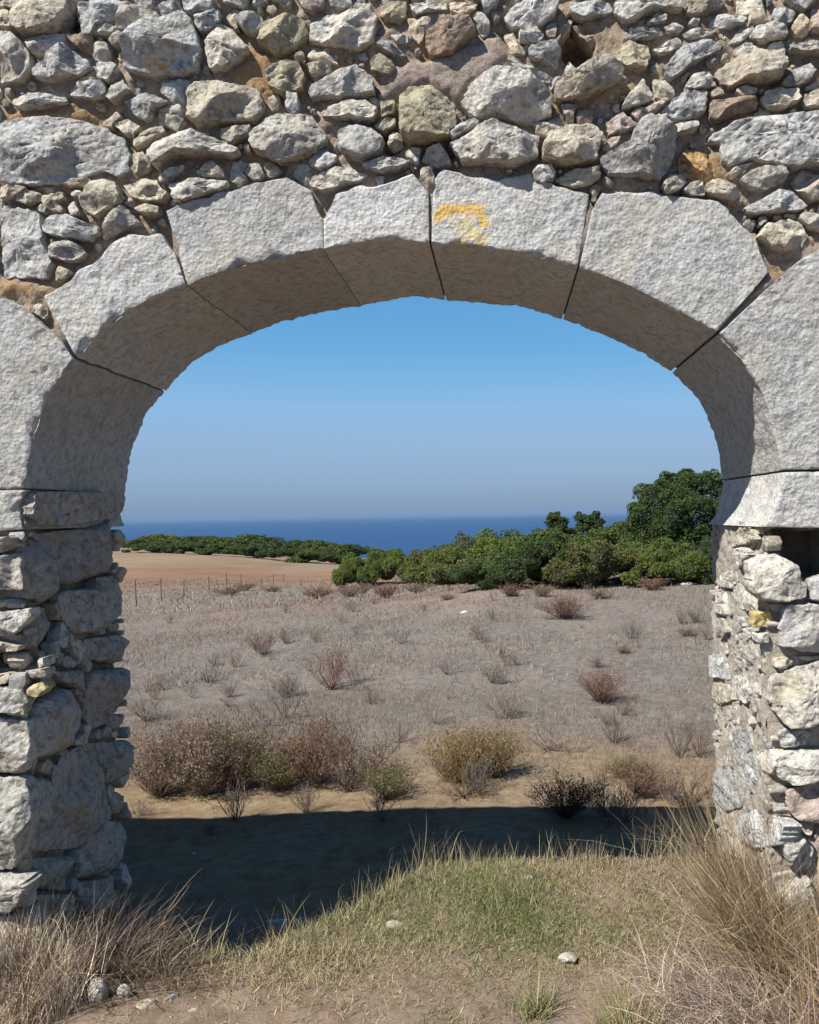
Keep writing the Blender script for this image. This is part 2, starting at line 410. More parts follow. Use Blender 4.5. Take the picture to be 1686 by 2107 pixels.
MS = {
 'grey': stone_mat('grey_limestone', (0.46, 0.465, 0.46), (0.41, 0.40, 0.37)),
 'pale': stone_mat('pale_limestone', (0.53, 0.515, 0.47), (0.45, 0.42, 0.36)),
 'tan': stone_mat('tan_stone', (0.52, 0.475, 0.39), (0.44, 0.385, 0.30)),
 'olive': stone_mat('olive_stone', (0.42, 0.38, 0.27), (0.38, 0.33, 0.24)),
 'brown': stone_mat('brown_stone', (0.33, 0.27, 0.21), (0.27, 0.20, 0.15)),
 'pink': stone_mat('pinkish_stone', (0.46, 0.38, 0.33), (0.40, 0.33, 0.29)),
 'earth': stone_mat('earthy_stone', (0.50, 0.33, 0.17), (0.44, 0.27, 0.13)),
 'cream': stone_mat('cream_stone', (0.56, 0.49, 0.28), (0.50, 0.42, 0.25)),
 'ashlar': stone_mat('dressed_limestone', (0.475, 0.475, 0.465), (0.43, 0.42, 0.39), dark=0.74, coarse=1.2, rough=.8),
 'jamb': stone_mat('jamb_limestone', (0.38, 0.37, 0.35), (0.33, 0.30, 0.26), dark=0.6, coarse=1.2),  # darker limestone for the left jamb stones
}
p = on_y(945, 462, 0); q = on_y(970, 490, 0)
MS['keyl'] = stone_mat('dressed_limestone_lichen', (0.475, 0.475, 0.465), (0.43, 0.42, 0.39), dark=0.74, coarse=1.2, rough=.8,
    lichen=[(*on_y(u_, v_, 0), r_ / 583, c_, t_) for (u_, v_, r_, c_, t_) in [(902, 446, 13, (.58, .36, .08), .1), (912, 434, 14, (.62, .38, .08), .05), (926, 430, 14, (.62, .38, .08), .05), (941, 427, 12, (.60, .37, .08), .05), (956, 430, 12, (.62, .38, .08), .05), (972, 428, 13, (.60, .37, .08), .05),
    (986, 428, 11, (.60, .36, .08), .05), (990, 442, 12, (.60, .38, .09), .1), (997, 458, 12, (.60, .40, .10), .1), (962, 450, 22, (.56, .46, .27), .3), (950, 470, 22, (.54, .46, .28), .3), (972, 478, 20, (.56, .46, .22), .2), (948, 498, 20, (.54, .45, .24), .25), (990, 492, 18, (.56, .45, .2), .2), (930, 452, 16, (.52, .46, .32), .4)]])
MS['lich'] = stone_mat('stone_orange_lichen', (0.50, 0.44, 0.30), (0.42, 0.33, 0.2), lichen=[(*on_y(1574, 1268, 0), 0.07, (0.55, 0.42, 0.15), 0.05)])
MS['greyl'] = stone_mat('grey_limestone_lichen', (0.42, 0.43, 0.43), (0.37, 0.355, 0.32), lichen=[(*on_y(322, 126, 0), 0.036, (0.50, 0.27, 0.06), 0.12), (*on_y(334, 140, 0), 0.022, (0.5, 0.25, 0.05), 0.12)])

# ------------------------------------------------------------------ the wall
T = 0.78; WX0, WX1, WH = -6.4, 3.3, 3.56
def thick(z): return np.interp(z, [2.62, 3.15, 3.3, 3.56], [T, T, .68, .56])
XL = on_y(57, 1250, 0)[0]; XR = 0.915; XRA = on_y(1600, 960, 0)[0]
def fr_front(a, b, h): return np.stack([a, -h, b], 1)
def fr_left(a, b, h): return np.stack([XL + h, a, b], 1)
def fr_right(a, b, h): return np.stack([XR - h, a, b], 1)

def resample(poly, n):
    P = np.vstack([poly, poly[:1]]); d = np.r_[0, np.cumsum(np.hypot(*(np.diff(P, axis=0).T)))]
    t = np.linspace(0, d[-1], n, endpoint=False)
    return np.stack([np.interp(t, d, P[:, 0]), np.interp(t, d, P[:, 1])], 1)
def area(P):
    x, y = P[:, 0], P[:, 1]; return 0.5 * np.sum(x * np.roll(y, -1) - np.roll(x, -1) * y)
def centroid(P):
    x, y = P[:, 0], P[:, 1]; x2, y2 = np.roll(x, -1), np.roll(y, -1); c = x * y2 - x2 * y; A = c.sum() / 2
    return np.array([((x + x2) * c).sum(), ((y + y2) * c).sum()]) / (6 * A)
def chaikin(P):
    Q = np.roll(P, -1, axis=0); return np.stack([P * .95 + Q * .05, P * .05 + Q * .95], 1).reshape(-1, 2)

def rock_geo(poly, frame, flip, proud, res=0.008, base=0.0, sd=0, deep=0.07, bumpy=1.0, kr=(8., 20.), pw=0.4):
    """a stone set in a wall plane: faceted dome over its traced outline, sides running back into the mortar"""
    r_ = np.random.default_rng(sd)
    if area(poly) < 0: poly = poly[::-1]
    P0 = chaikin(poly); c = centroid(P0); per = np.hypot(*np.diff(np.vstack([P0, P0[:1]]), axis=0).T).sum()
    n = int(np.clip(per / res, 14, 130)); B = resample(P0, n)
    A_ = abs(area(poly)); Rm = math.sqrt(A_ / math.pi)
    B3 = np.c_[B, np.full(n, sd * 0.37)]
    B = c + (B - c) * (1 + 0.05 * fbm(B3, 34, 3, 1) + min(0.12, 0.005 / Rm) * vnoise(B3, 110, 5))[:, None]
    nr = int(np.clip(Rm / res * 1.15, 4, 22))
    rr = np.sin(np.linspace(0, 1, nr + 1)[1:] * math.pi / 2) ** 0.95
    q = (c + (B - c)[None] * rr[:, None, None]).reshape(-1, 2); rad = np.repeat(rr, n)
    q = np.vstack([c[None], q]); rad = np.r_[0.0, rad]
    k = r_.uniform(*kr); dome = proud * (1 - np.clip(rad, 0, 1) ** k) ** pw
    h = dome; d = q - c
    for j in range(r_.integers(4, 8)):
        a = r_.uniform(0, 2 * math.pi); s = r_.uniform(0.1, 0.95); off = r_.uniform(-0.05, 0.55) * Rm
        pl = proud * r_.uniform(0.75, 1.05) - s * (d @ np.array([math.cos(a), math.sin(a)]) - off)
        kk = 0.03 * proud; m = np.minimum(h, pl); df = np.clip(1 - np.abs(h - pl) / (kk * 2 + 1e-6), 0, 1)
        h = m - df * df * kk * 0.5
    h = np.maximum(h, dome * 0.1) + d @ (r_.uniform(-.22, .22, 2) * min(1, .05 / Rm))
    p3 = np.c_[q, np.full(len(q), sd * 1.7)]
    edge = 1 - rad ** 8
    strat = r_.uniform(-0.7, 0.7); sc = np.c_[q @ np.array([math.cos(strat), math.sin(strat)]) * 0.35, q @ np.array([-math.sin(strat), math.cos(strat)]), p3[:, 2]]
    h = h + bumpy * (edge * 0.6 + 0.4) * (fbm(p3, 14, 3, 3) * min(0.013, 0.16 * Rm) + fbm(p3, 55, 3, 8) * 0.0035
        - (1 - np.abs(vnoise(sc, 38, 12))) ** 8 * 0.009 * r_.uniform(0.0, 1.0)
        - sstep(0.25, 0.6, fbm(p3, 70, 2, 22)) * 0.004)
    h = h + base
    V = [frame(q[:, 0], q[:, 1], h)]
    hb = h[-n:]
    for s_, dz in ((1.0, 0.35), (0.985, 0.7), (0.93, 1.0)):
        bb = c + (B - c) * s_; V.append(frame(bb[:, 0], bb[:, 1], hb - deep * dz))
    V = np.vstack(V); nrings = nr + 3
    i = np.arange(n); j = (i + 1) % n
    tri = np.stack([np.zeros(n, int), 1 + i, 1 + j], 1)
    qd = []
    for rr_ in range(nrings - 1):
        o = 1 + rr_ * n; qd.append(np.stack([o + i, o + n + i, o + n + j, o + j], 1))
    qd = np.vstack(qd)
    if flip: tri = tri[:, ::-1]; qd = qd[:, ::-1]
    return V, tri, qd

class Batch:
    def __init__(s): s.V = []; s.F3 = []; s.F4 = []; s.C = []; s.n = 0
    def add(s, V, tri, qd, col=None):
        s.V.append(V)
        if len(tri): s.F3.append(np.asarray(tri) + s.n)
        if len(qd): s.F4.append(np.asarray(qd) + s.n)
        if col is not None: s.C.append(np.broadcast_to(np.asarray(col, float), (len(V), 3)))
        s.n += len(V)
    def mesh(s, name, mat, smooth=True, sharp=None):
        fs = ([np.vstack(s.F3)] if s.F3 else []) + ([np.vstack(s.F4)] if s.F4 else [])
        return mesh_from(name, np.vstack(s.V), fs, mat, np.vstack(s.C) if s.C else None, smooth, sharp)

wall = empty('ruined_stone_wall', (0, 0, 0))
tag(wall, 'ruined rubble stone wall with a wide dressed stone archway opening onto the field', 'stone wall')
NP = [0]
def add_stone(kind, V, tri, qd, name='stone'):
    fs = [np.asarray(tri)] if len(tri) else []
    if len(qd): fs.append(np.asarray(qd))
    me = mesh_from(name, V, fs, MS[KIND[kind]], sharp=38); NP[0] += 1
    return link(name, me, wall)

RES = 0.005
def make_occ(a0, a1, b0, b1): return dict(a0=a0, b0=b0, m=np.zeros((int((a1 - a0) / RES) + 1, int((b1 - b0) / RES) + 1), bool))
def inpoly(X, Y, P):
    ins = np.zeros(X.shape, bool); n = len(P)
    for i in range(n):
        x1, y1 = P[i]; x2, y2 = P[(i + 1) % n]
        if y1 == y2: continue
        c = ((y1 > Y) != (y2 > Y)) & (X < (x2 - x1) * (Y - y1) / (y2 - y1) + x1); ins ^= c
    return ins
def paint(occ, P, val=True):
    m = occ['m']; i0 = max(0, int((P[:, 0].min() - occ['a0']) / RES) - 1); i1 = min(m.shape[0], int((P[:, 0].max() - occ['a0']) / RES) + 2)
    j0 = max(0, int((P[:, 1].min() - occ['b0']) / RES) - 1); j1 = min(m.shape[1], int((P[:, 1].max() - occ['b0']) / RES) + 2)
    if i1 <= i0 or j1 <= j0: return
    X, Y = np.meshgrid(occ['a0'] + np.arange(i0, i1) * RES, occ['b0'] + np.arange(j0, j1) * RES, indexing='ij')
    k = inpoly(X, Y, P); m[i0:i1, j0:j1][k] = val
def grow(occ, c, rmax, squash, ang, na=9, gap=0.009):
    m = occ['m']; th = np.linspace(0, 2 * math.pi, na, endpoint=False) + rng.uniform(0, .3)
    e = np.stack([np.cos(th - ang), np.sin(th - ang) / squash], 1); lim = rmax / np.hypot(e[:, 0], e[:, 1]) * rng.uniform(0.6, 1.15, na)
    t = np.arange(RES, rmax * 1.15 + gap, RES); X = c[0] + np.cos(th)[:, None] * t; Y = c[1] + np.sin(th)[:, None] * t
    i = ((X - occ['a0']) / RES).astype(int); j = ((Y - occ['b0']) / RES).astype(int)
    bad = (i < 0) | (j < 0) | (i >= m.shape[0]) | (j >= m.shape[1]); i = i.clip(0, m.shape[0] - 1); j = j.clip(0, m.shape[1] - 1)
    hit = m[i, j] | bad; first = np.where(hit.any(1), hit.argmax(1), len(t)) * RES - gap
    r = np.minimum(lim, first)
    if r.min() < 0.004: return None
    rs = np.minimum(r, (np.roll(r, 1) + np.roll(r, -1)) * 0.8)
    return np.stack([c[0] + np.cos(th) * rs, c[1] + np.sin(th) * rs], 1)

# opening outline on the front plane (world x,z) from the arch stones
def pxl(s): return np.array([[float(x) for x in q.split(',')] for q in s.split()])
inner = [on_y(u, v, 0)[[0, 2]] for A in ARCH for (u, v) in pxl(A[1])]
inner = np.array(inner)
SPL = on_y(0, 1090, 0)[2]; SPR = on_y(1600, 1085, 0)[2]
opening = np.vstack([[XL, -0.3], [XL, SPL], inner, [XRA, SPR], [XR, SPR - .01], [XR, -0.3]])
occF = make_occ(WX0 - .1, WX1 + .1, -0.1, WH + .1)
paint(occF, opening)
# arch stones -------------------------------------------------------
def block_geo(I, O, sd, y0=0.0, thick=T, gap=0.0):
    """I, O: inner and outer edge points (x,z); swept over the wall thickness"""
    def even(P, n):
        d = np.r_[0, np.cumsum(np.hypot(*np.diff(P, axis=0).T))]; t = np.linspace(0, d[-1], n); return np.stack([np.interp(t, d, P[:, 0]), np.interp(t, d, P[:, 1])], 1)
    L = np.hypot(*np.diff(I, axis=0).T).sum(); ns = int(L / 0.0085) + 4
    LO = np.hypot(*np.diff(O, axis=0).T).sum(); ns = max(ns, int(LO / 0.011))
    Ie, Oe = even(I, ns), even(O, ns)
    n3 = np.c_[Oe, np.full(ns, sd)]; dr = (Oe - Ie); dr /= np.hypot(dr[:, 0], dr[:, 1])[:, None] + 1e-9
    H = np.hypot(*(Oe - Ie).T).mean(); nf = int(H / 0.0085) + 3; nd = int(thick / 0.014)
    # chipped inner arris
    chip = np.clip(fbm(np.c_[Ie, np.full(ns, sd)], 14, 4, 31), 0, 1) * 0.045 + 0.004
    Oe = Oe + dr * (fbm(n3, 9, 4, 2) * 0.030)[:, None]
    path = [(0.6, thick), (0.3, thick), (0.0, thick)] + [(0.0, thick - thick * k / nd) for k in range(1, nd)]
    nin = len(path)
    path += [(-1, -1)] * 0
    ts = np.linspace(0, 1, nf) ** 1.0
    path += [(t, 0.0) for t in ts]
    path += [(1.0, thick * k) for k in (0.06, 0.3)] + [(.95, thick * .6)]
    V = []
    for kk, (t, dp) in enumerate(path):
        q = Ie * (1 - t) + Oe * t; y = np.full(ns, y0 + dp)
        if dp == 0.0:
            e = t * H; y = y + np.where(e < chip * 1.2, (chip - e / 1.2) * 0.8, 0)
            if kk == nin: q = q + dr * (chip * 0.35)[:, None]
        p3 = np.stack([q[:, 0], y, q[:, 1]], 1)
        if 0 < t < 1 and dp == 0.0 or (kk == nin):
            p3[:, 1] -= fbm(p3, 7, 3, 4) * 0.010 + fbm(p3, 48, 3, 6) * 0.0035 - sstep(0.35, 0.6, fbm(p3, 30, 2, 9)) * 0.004
        if t == 1.0 and dp == 0.0: p3[:, 1] += 0.012
        if t == 0.0 and 0 < dp:
            w = dr * (fbm(p3, 10, 3, 14) * 0.009 + fbm(p3, 42, 3, 16) * 0.005)[:, None]; p3[:, 0] -= w[:, 0]; p3[:, 2] -= w[:, 1]
            if dp == thick: 
                w = dr * (np.abs(fbm(p3, 20, 3, 19)) * 0.02)[:, None]; p3[:, 0] += w[:, 0]; p3[:, 2] += w[:, 1]
        V.append(p3)
    V = np.stack(V, 1); npth = V.shape[1]
    # round the two end arrises
    for k_, e in ((0, 0.004), (1, 0.0)):
        V[k_, nin:nin + nf, 1] += e; V[-1 - k_, nin:nin + nf, 1] += e
    Vf = V.reshape(-1, 3)
    i = np.arange(ns - 1)[:, None] * npth; j = np.arange(npth)[None, :]; j2 = (j + 1) % npth
    qd = np.stack([(i + j).ravel(), (i + j2).ravel(), (i + npth + j2).ravel(), (i + npth + j).ravel()], 1)
    cap0 = np.arange(npth)[::-1]; cap1 = (ns - 1) * npth + np.arange(npth)
    return Vf, qd, cap0, cap1
def add_block(kind, I, O, sd, **k):
    I = I.copy(); O = O.copy()
    for A_, g in ((I, .0035), (O, .0035)):       # close the joints to a few millimetres
        for e, f in ((0, 1), (-1, -2)):
            d_ = A_[e] - A_[f]; A_[e] = A_[e] + d_ / (np.hypot(*d_) + 1e-9) * g * .6
    V, qd, c0, c1 = block_geo(I, O, sd, **k)
    me = mesh_from('voussoir', V, [qd, c0, c1], MS[KIND[kind]], sharp=42); link('voussoir', me, wall); NP[0] += 1
    P = np.vstack([I, O[::-1]]); paint(occF, P)
for k, (kd, a, b) in enumerate(ARCH):
    I = np.array([on_y(u, v, 0)[[0, 2]] for u, v in pxl(a)]); O = np.array([on_y(u, v, 0)[[0, 2]] for u, v in pxl(b)])
    add_block(kd, I, O, k * 3.1, y0=[0, 0, .004, -.003, 0.003, -.004, 0][k])
def W(s): return np.array([on_y(u, v, 0)[[0, 2]] for u, v in pxl(s)])
add_block('V', W("44,1088 40,1065 38,1036 44,1018 50,1009"), W("-160,1100 -160,1075 -160,1060 -160,1035 -160,1014"), 40.0)
add_block('V', W("1609,973 1605,1000 1598,1030 1588,1060 1572,1083"), W("1850,968 1850,1000 1850,1030 1850,1060 1850,1088"), 43.0)
# traced rubble ------------------------------------------------------
front = parse(FRONT)
for k, (kd, big, px) in enumerate(front):
    P = np.array([on_y(u, v, 0)[[0, 2]] for u, v in px]); paint(occF, P)
    Rm = math.sqrt(abs(area(P)) / math.pi)
    pr = float(np.clip(0.46 * Rm, 0.013, 0.048)) * (1.25 if big else 1.0); base = rng.uniform(-0.012, 0.010) + (0.008 if big else 0)
    if k == 9: kd = 'G'
    if kd == 'V': pr = 0.02
    if px[:, 1].mean() < 30 and kd == 'b': base = -0.05
    if kd == 'n': base = -0.03
    if kd == 'b' and 1170 < px[:, 0].mean() < 1260: base = -0.045
    add_stone(kd, *rock_geo(P, fr_front, False, pr, sd=k + 1, base=base))
def planar(px, side):
    X = XL if side < 0 else XR
    return np.array([on_x(u, v, X)[[1, 2]] for u, v in px])
occL = make_occ(-0.02, T + .02, -0.1, SPL); occR = make_occ(-0.02, T + .02, -0.1, SPR)
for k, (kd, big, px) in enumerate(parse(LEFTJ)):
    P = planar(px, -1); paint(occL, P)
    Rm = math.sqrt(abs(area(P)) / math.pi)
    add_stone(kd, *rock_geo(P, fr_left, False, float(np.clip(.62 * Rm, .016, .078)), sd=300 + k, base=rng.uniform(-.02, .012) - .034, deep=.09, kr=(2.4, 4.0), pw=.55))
# left impost: one long moulded block across the jamb
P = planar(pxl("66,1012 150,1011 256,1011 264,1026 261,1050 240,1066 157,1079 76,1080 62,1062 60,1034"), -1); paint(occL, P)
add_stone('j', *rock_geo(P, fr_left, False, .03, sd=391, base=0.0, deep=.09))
for k, (kd, big, px) in enumerate(parse(RIGHTJ)):
    P = planar(px, 1); paint(occR, P)
    Rm = math.sqrt(abs(area(P)) / math.pi)
    add_stone(kd, *rock_geo(P, fr_right, True, float(np.clip(.22 * Rm, .006, .014)), sd=400 + k, base=-.012))
# small stones packed into the gaps -------------------------------------
nofill = [W("776,150 800,128 880,120 950,95 1030,60 1045,110 1010,145 965,172 945,205 915,188 880,165 830,172 800,200 778,200"),
          W("1400,320 1480,315 1492,365 1440,375 1396,350"), W("470,60 545,100 550,190 470,150 500,110"), W("0,222 140,212 230,235 140,238 60,236 0,250"),
          W("1560,1090 1700,1092 1700,1185 1665,1190 1640,1155 1590,1132 1570,1112"), W("1165,60 1200,70 1235,120 1180,120 1155,110"),
          W("1545,600 1586,565 1600,575 1480,682 1476,680"), W("0,575 60,580 75,600 0,602")]
for P in nofill: paint(occF, P)
FX0, FX1 = on_y(-40, 1059, 0)[0], on_y(1730, 1059, 0)[0]
cands = []
stuff_front = Batch()
tints = {'g': (.44, .44, .42), 'w': (.52, .49, .43), 't': (.50, .44, .35), 'p': (.48, .41, .35), 'b': (.40, .33, .26)}
def fill(occ, frame, flip, a0, a1, b0, b1, sizes, n, keep, sd0, squash=(1.0, 2.4), tilt=(-.35, .45), kinds='gwwttpb', minA=0.00016, batch=None, base=(-.022, -.002)):
    out = []
    for k in range(n):
        rm = sizes[0] + (sizes[1] - sizes[0]) * (1 - k / n) ** 1.5
        c = (rng.uniform(a0, a1), rng.uniform(b0, b1)); i = int((c[0] - occ['a0']) / RES); j = int((c[1] - occ['b0']) / RES)
        if not (0 <= i < occ['m'].shape[0] and 0 <= j < occ['m'].shape[1]) or occ['m'][i, j]: continue
        P = grow(occ, c, rm, rng.uniform(*squash), rng.uniform(*tilt))
        if P is None or area(P) < minA: continue
        paint(occ, P); out.append((area(P), P, random.choice(kinds)))
    out.sort(key=lambda t: -t[0])
    for k, (A, P, kd) in enumerate(out):
        Rm = math.sqrt(A / math.pi); big = k < keep
        res = 0.008 if big else max(0.011, Rm / 5.5)
        g = rock_geo(P, frame, flip, float(np.clip(.5 * Rm, .006, .038)), sd=sd0 + k, base=rng.uniform(*base), res=res, deep=.05)
        if big: add_stone(kd, *g)
        else: (batch or stuff_front).add(*g, col=np.array(tints[kd]) * rng.uniform(.8, 1.15))
    return len(out)
n1 = fill(occF, fr_front, False, FX0, FX1, 0.02, 3.5, (0.010, 0.07), 3600, 60, 1000, base=(-.034, -.010))
n1 += fill(occF, fr_front, False, FX0, FX1, 0.02, 3.5, (0.007, 0.02), 9000, 0, 30000, base=(-.034, -.016), minA=.00007)
n2 = fill(occR, fr_right, True, 0, T, 0.0, SPR, (0.008, 0.03), 420, 12, 6000, kinds='wwwt', base=(-.030, -.012), tilt=(-1.5, 1.5))
n3 = fill(occL, fr_left, False, 0, T, 0.0, SPL, (0.012, 0.05), 1500, 8, 7000, kinds='gwt', base=(-.03, -.01))
outer = Batch()
n4 = 0
for a0, a1 in ((WX0, FX0), (FX1, WX1)):
    n4 += fill(occF, fr_front, False, a0, a1, 0.0, WH, (0.018, 0.13), 9000 if a0 < FX0 else 5000, 0, 9000, batch=outer, base=(-.01, .01))
n4 += fill(occF, fr_front, False, FX0, FX1, 3.46, WH, (0.03, 0.10), 700, 0, 12000, batch=outer)
print('fill', n1, n2, n3, n4, 'parts', NP[0])
def attr_stone_mat(name, rough_b=1.0):
    m, n, l = new_mat(name); bs = n['Principled BSDF']; bs.inputs['Roughness'].default_value = 0.95; bs.inputs['Specular IOR Level'].default_value = 0.1
    at = n.new('ShaderNodeAttribute'); at.attribute_name = 'Col'; geo = n.new('ShaderNodeNewGeometry'); P = geo.outputs['Position']
    mid = nz(n, l, P, 42, 7, 0.78, .6); fine = nz(n, l, P, 170, 4, 0.7)
    c = mix(n, l, ramp(n, l, mid, [(0.38, (1, 1, 1)), (0.52, (0, 0, 0))]), at.outputs['Color'], mix(n, l, 1.0, at.outputs['Color'], (.6, .55, .5), 'MULTIPLY'))
    c = mix(n, l, ramp(n, l, fine, [(0.55, (0, 0, 0)), (0.68, (.6, .6, .6))]), c, (.6, .56, .5))
    l.new(c, bs.inputs['Base Color'])
    b = bump(n, l, mid, 1.0, 0.012 * rough_b); b = bump(n, l, fine, 1.0, 0.004 * rough_b, b); l.new(b, bs.inputs['Normal'])
    return m
MA = attr_stone_mat('small_rubble')
tag(link('stone_chips', stuff_front.mesh('stone_chips', MA, sharp=38), wall), kind='stuff')
tag(link('outer_rubble', outer.mesh('outer_rubble', MA, sharp=38), wall), kind='stuff')

# mortar bed ----------------------------------------------------------
MM = attr_stone_mat('earth_mortar', 1.6)
def holes(X, Z):
    d = np.zeros_like(X)
    def blob(u, v, ru, rv, dep):
        nonlocal d
        c = on_y(u, v, 0); k = ((X - c[0]) / (ru / 583)) ** 2 + ((Z - c[2]) / (rv / 583)) ** 2
        d = np.maximum(d, dep * (1 - sstep(0.75, 1.1, k)))
    blob(1640, 1136, 88, 50, 0.26); blob(1715, 1145, 60, 60, 0.26); blob(1672, 1175, 24, 40, .2); blob(1190, 88, 34, 42, 0.16); blob(1600, 1120, 45, 22, .22)
    blob(1185, 40, 16, 20, .08); blob(1478, 280, 18, 12, .06); blob(800, 280, 24, 24, .05); blob(900, 305, 34, 20, .05); blob(140, 30, 14, 24, .06); blob(1590, 455, 55, 22, .07); blob(30, 1360, 60, 22, .05)
    return d
def proud_zone(X, Z):
    k = np.zeros_like(X)
    for P, w in ((nofill[0], 1.0), (nofill[1], .6), (nofill[2], .5), (nofill[3], .5), (nofill[6], 1.25), (nofill[7], .7)):
        k = np.maximum(k, inpoly(X, Z, P) * w)
    return k
def blur(k, n):
    for _ in range(n): k[1:-1, 1:-1] = (k[1:-1, 1:-1] * 2 + k[:-2, 1:-1] + k[2:, 1:-1] + k[1:-1, :-2] + k[1:-1, 2:]) / 6
    return k
def mortar_cols(p3, Z):
    w = sstep(-.25, .35, fbm(p3, 3.2, 3, 51))[:, None]; w2 = sstep(-.1, .4, fbm(p3, 9, 3, 52))[:, None]
    c = np.array([.46, .36, .26]) * (1 - w) + np.array([.52, .44, .365]) * w
    c = c * 1.08
    c = c * (1 - .5 * w2) + .5 * w2 * np.array([.48, .32, .20])
    return c
mort = Batch()
xs = np.r_[np.linspace(WX0, FX0, 70)[:-1], np.arange(FX0, FX1, 0.0105), np.linspace(FX1, WX1, 24)]
zs = np.r_[np.arange(-0.12, 3.46, 0.0105), np.linspace(3.47, WH + .02, 12)]
# line the grid up with the jambs
for xj in (XL - .02, XR + .02): xs[np.argmin(np.abs(xs - xj))] = xj
X, Z = np.meshgrid(xs, zs, indexing='ij'); sh = X.shape
p3 = np.stack([X.ravel(), np.zeros(X.size), Z.ravel()], 1)
pk = blur(proud_zone(X, Z).astype(float), 3).ravel()
dep = 0.037 + fbm(p3, 6, 3, 41) * 0.032 + fbm(p3, 30, 4, 42) * 0.014
dep = dep * (1 - pk * .72) + holes(X, Z).ravel()
dep += fbm(p3, 95, 2, 43) * .004
lowR = ((X.ravel() > XR - .1) & (Z.ravel() < SPR)); dep = np.where(lowR & (Z.ravel() < 1.35), dep * .55, dep)
Y = dep
cols = mortar_cols(p3, Z)
pink = inpoly(X, Z, nofill[0]).ravel() | inpoly(X, Z, nofill[6]).ravel(); org = (inpoly(X, Z, nofill[1]) | inpoly(X, Z, nofill[2]) | inpoly(X, Z, nofill[3]) | inpoly(X, Z, nofill[7])).ravel()
cols[pink] = (.49, .40, .34); cols[org] = (.52, .34, .18); cols[lowR] = (.54, .475, .39)
V = np.stack([X.ravel(), Y, Z.ravel()], 1)
qd = grid_faces(sh[0], sh[1])
opn = inpoly(X, Z, np.vstack([[XL - .015, -0.3], [XL - .015, SPL + .02], inner + (inner - np.array([-.35, 1.5])) * 0.05, [XR + .015, SPR], [XR + .015, -0.3]])).ravel()
cellbad = opn[qd].sum(1) > 2
top = WH + 0.05 * fbm(p3, 2.2, 3, 61) - .03
mort.add(V, [], qd[~cellbad], cols)
# jamb beds
for side, X0, zt in ((-1, XL, SPL + .03), (1, XR, SPR + .03)):
    ys = np.arange(0.03, T, 0.0105); zz = np.arange(-.12, zt, 0.0105); A, B = np.meshgrid(ys, zz, indexing='ij')
    q = np.stack([np.full(A.size, X0), A.ravel(), B.ravel()], 1)
    if side < 0: d = 0.075 + fbm(q, 8, 3, 44) * .03 + fbm(q, 45, 3, 45) * .009
    else: d = 0.018 + fbm(q, 8, 3, 46) * .014 + fbm(q, 42, 3, 47) * .012 + sstep(.25, .55, fbm(q, 26, 2, 48)) * .035
    x = X0 + side * np.maximum(d, 0)
    c = mortar_cols(q, 0) if side < 0 else np.broadcast_to(np.array([.56, .505, .43]), (len(q), 3)) * (1 + .12 * fbm(q, 12, 2, 49))[:, None]
    mort.add(np.stack([x, A.ravel(), B.ravel()], 1), [], grid_faces(A.shape[0], A.shape[1], flip=(side > 0)), c)
# back face
xs2 = np.arange(WX0, WX1 + .01, .05); zs2 = np.arange(-.2, WH, .05); X, Z = np.meshgrid(xs2, zs2, indexing='ij')
q = np.stack([X.ravel(), np.full(X.size, T), Z.ravel()], 1); opn = inpoly(X, Z, np.vstack([[XL - .04, -0.3], [XL - .04, SPL], inner + (inner - np.array([-.35, 1.5])) * 0.05, [XR + .04, SPR], [XR + .04, -0.3]])).ravel()
f = grid_faces(*X.shape, flip=True); q[:, 1] = thick(q[:, 2]) - .03 + fbm(q, 6, 3, 50) * .03
mort.add(q, [], f[opn[f].sum(1) == 0], mortar_cols(q, 0) * 1.1)
def plate(a0, b0, a1, b1, yA=.012, yB=T - .03):
    # joint mortar between two arch stones: a = inner ends, b = outer ends
    d0 = (b0 - a0) / np.linalg.norm(b0 - a0); d1 = (b1 - a1) / np.linalg.norm(b1 - a1); s = (a1 - a0) / (np.linalg.norm(a1 - a0) + 1e-9) * .012
    P = [a0 + d0 * .018 - s, a1 + d1 * .018 + s, b1 + s, b0 - s]
    V = np.array([[p_[0], y_, p_[1]] for y_ in (yA, yB) for p_ in P]); mort.add(V, [], [[0, 1, 2, 3], [7, 6, 5, 4], [0, 4, 5, 1], [1, 5, 6, 2], [2, 6, 7, 3], [3, 7, 4, 0]], (.42, .36, .30))
ends = [([on_y(u, v, 0)[[0, 2]] for u, v in pxl(a)], [on_y(u, v, 0)[[0, 2]] for u, v in pxl(b)]) for _, a, b in ARCH]
for k in range(len(ends) - 1): plate(ends[k][0][-1], ends[k][1][-1], ends[k + 1][0][0], ends[k + 1][1][0])
plate(ends[0][0][0], ends[0][1][0], W("50,1009")[0], W("-160,1014")[0]); plate(ends[-1][0][-1], ends[-1][1][-1], W("1609,973")[0], W("1850,968")[0], .09)
tag(link('mortar', mort.mesh('mortar', MM, sharp=None), wall), kind='stuff')
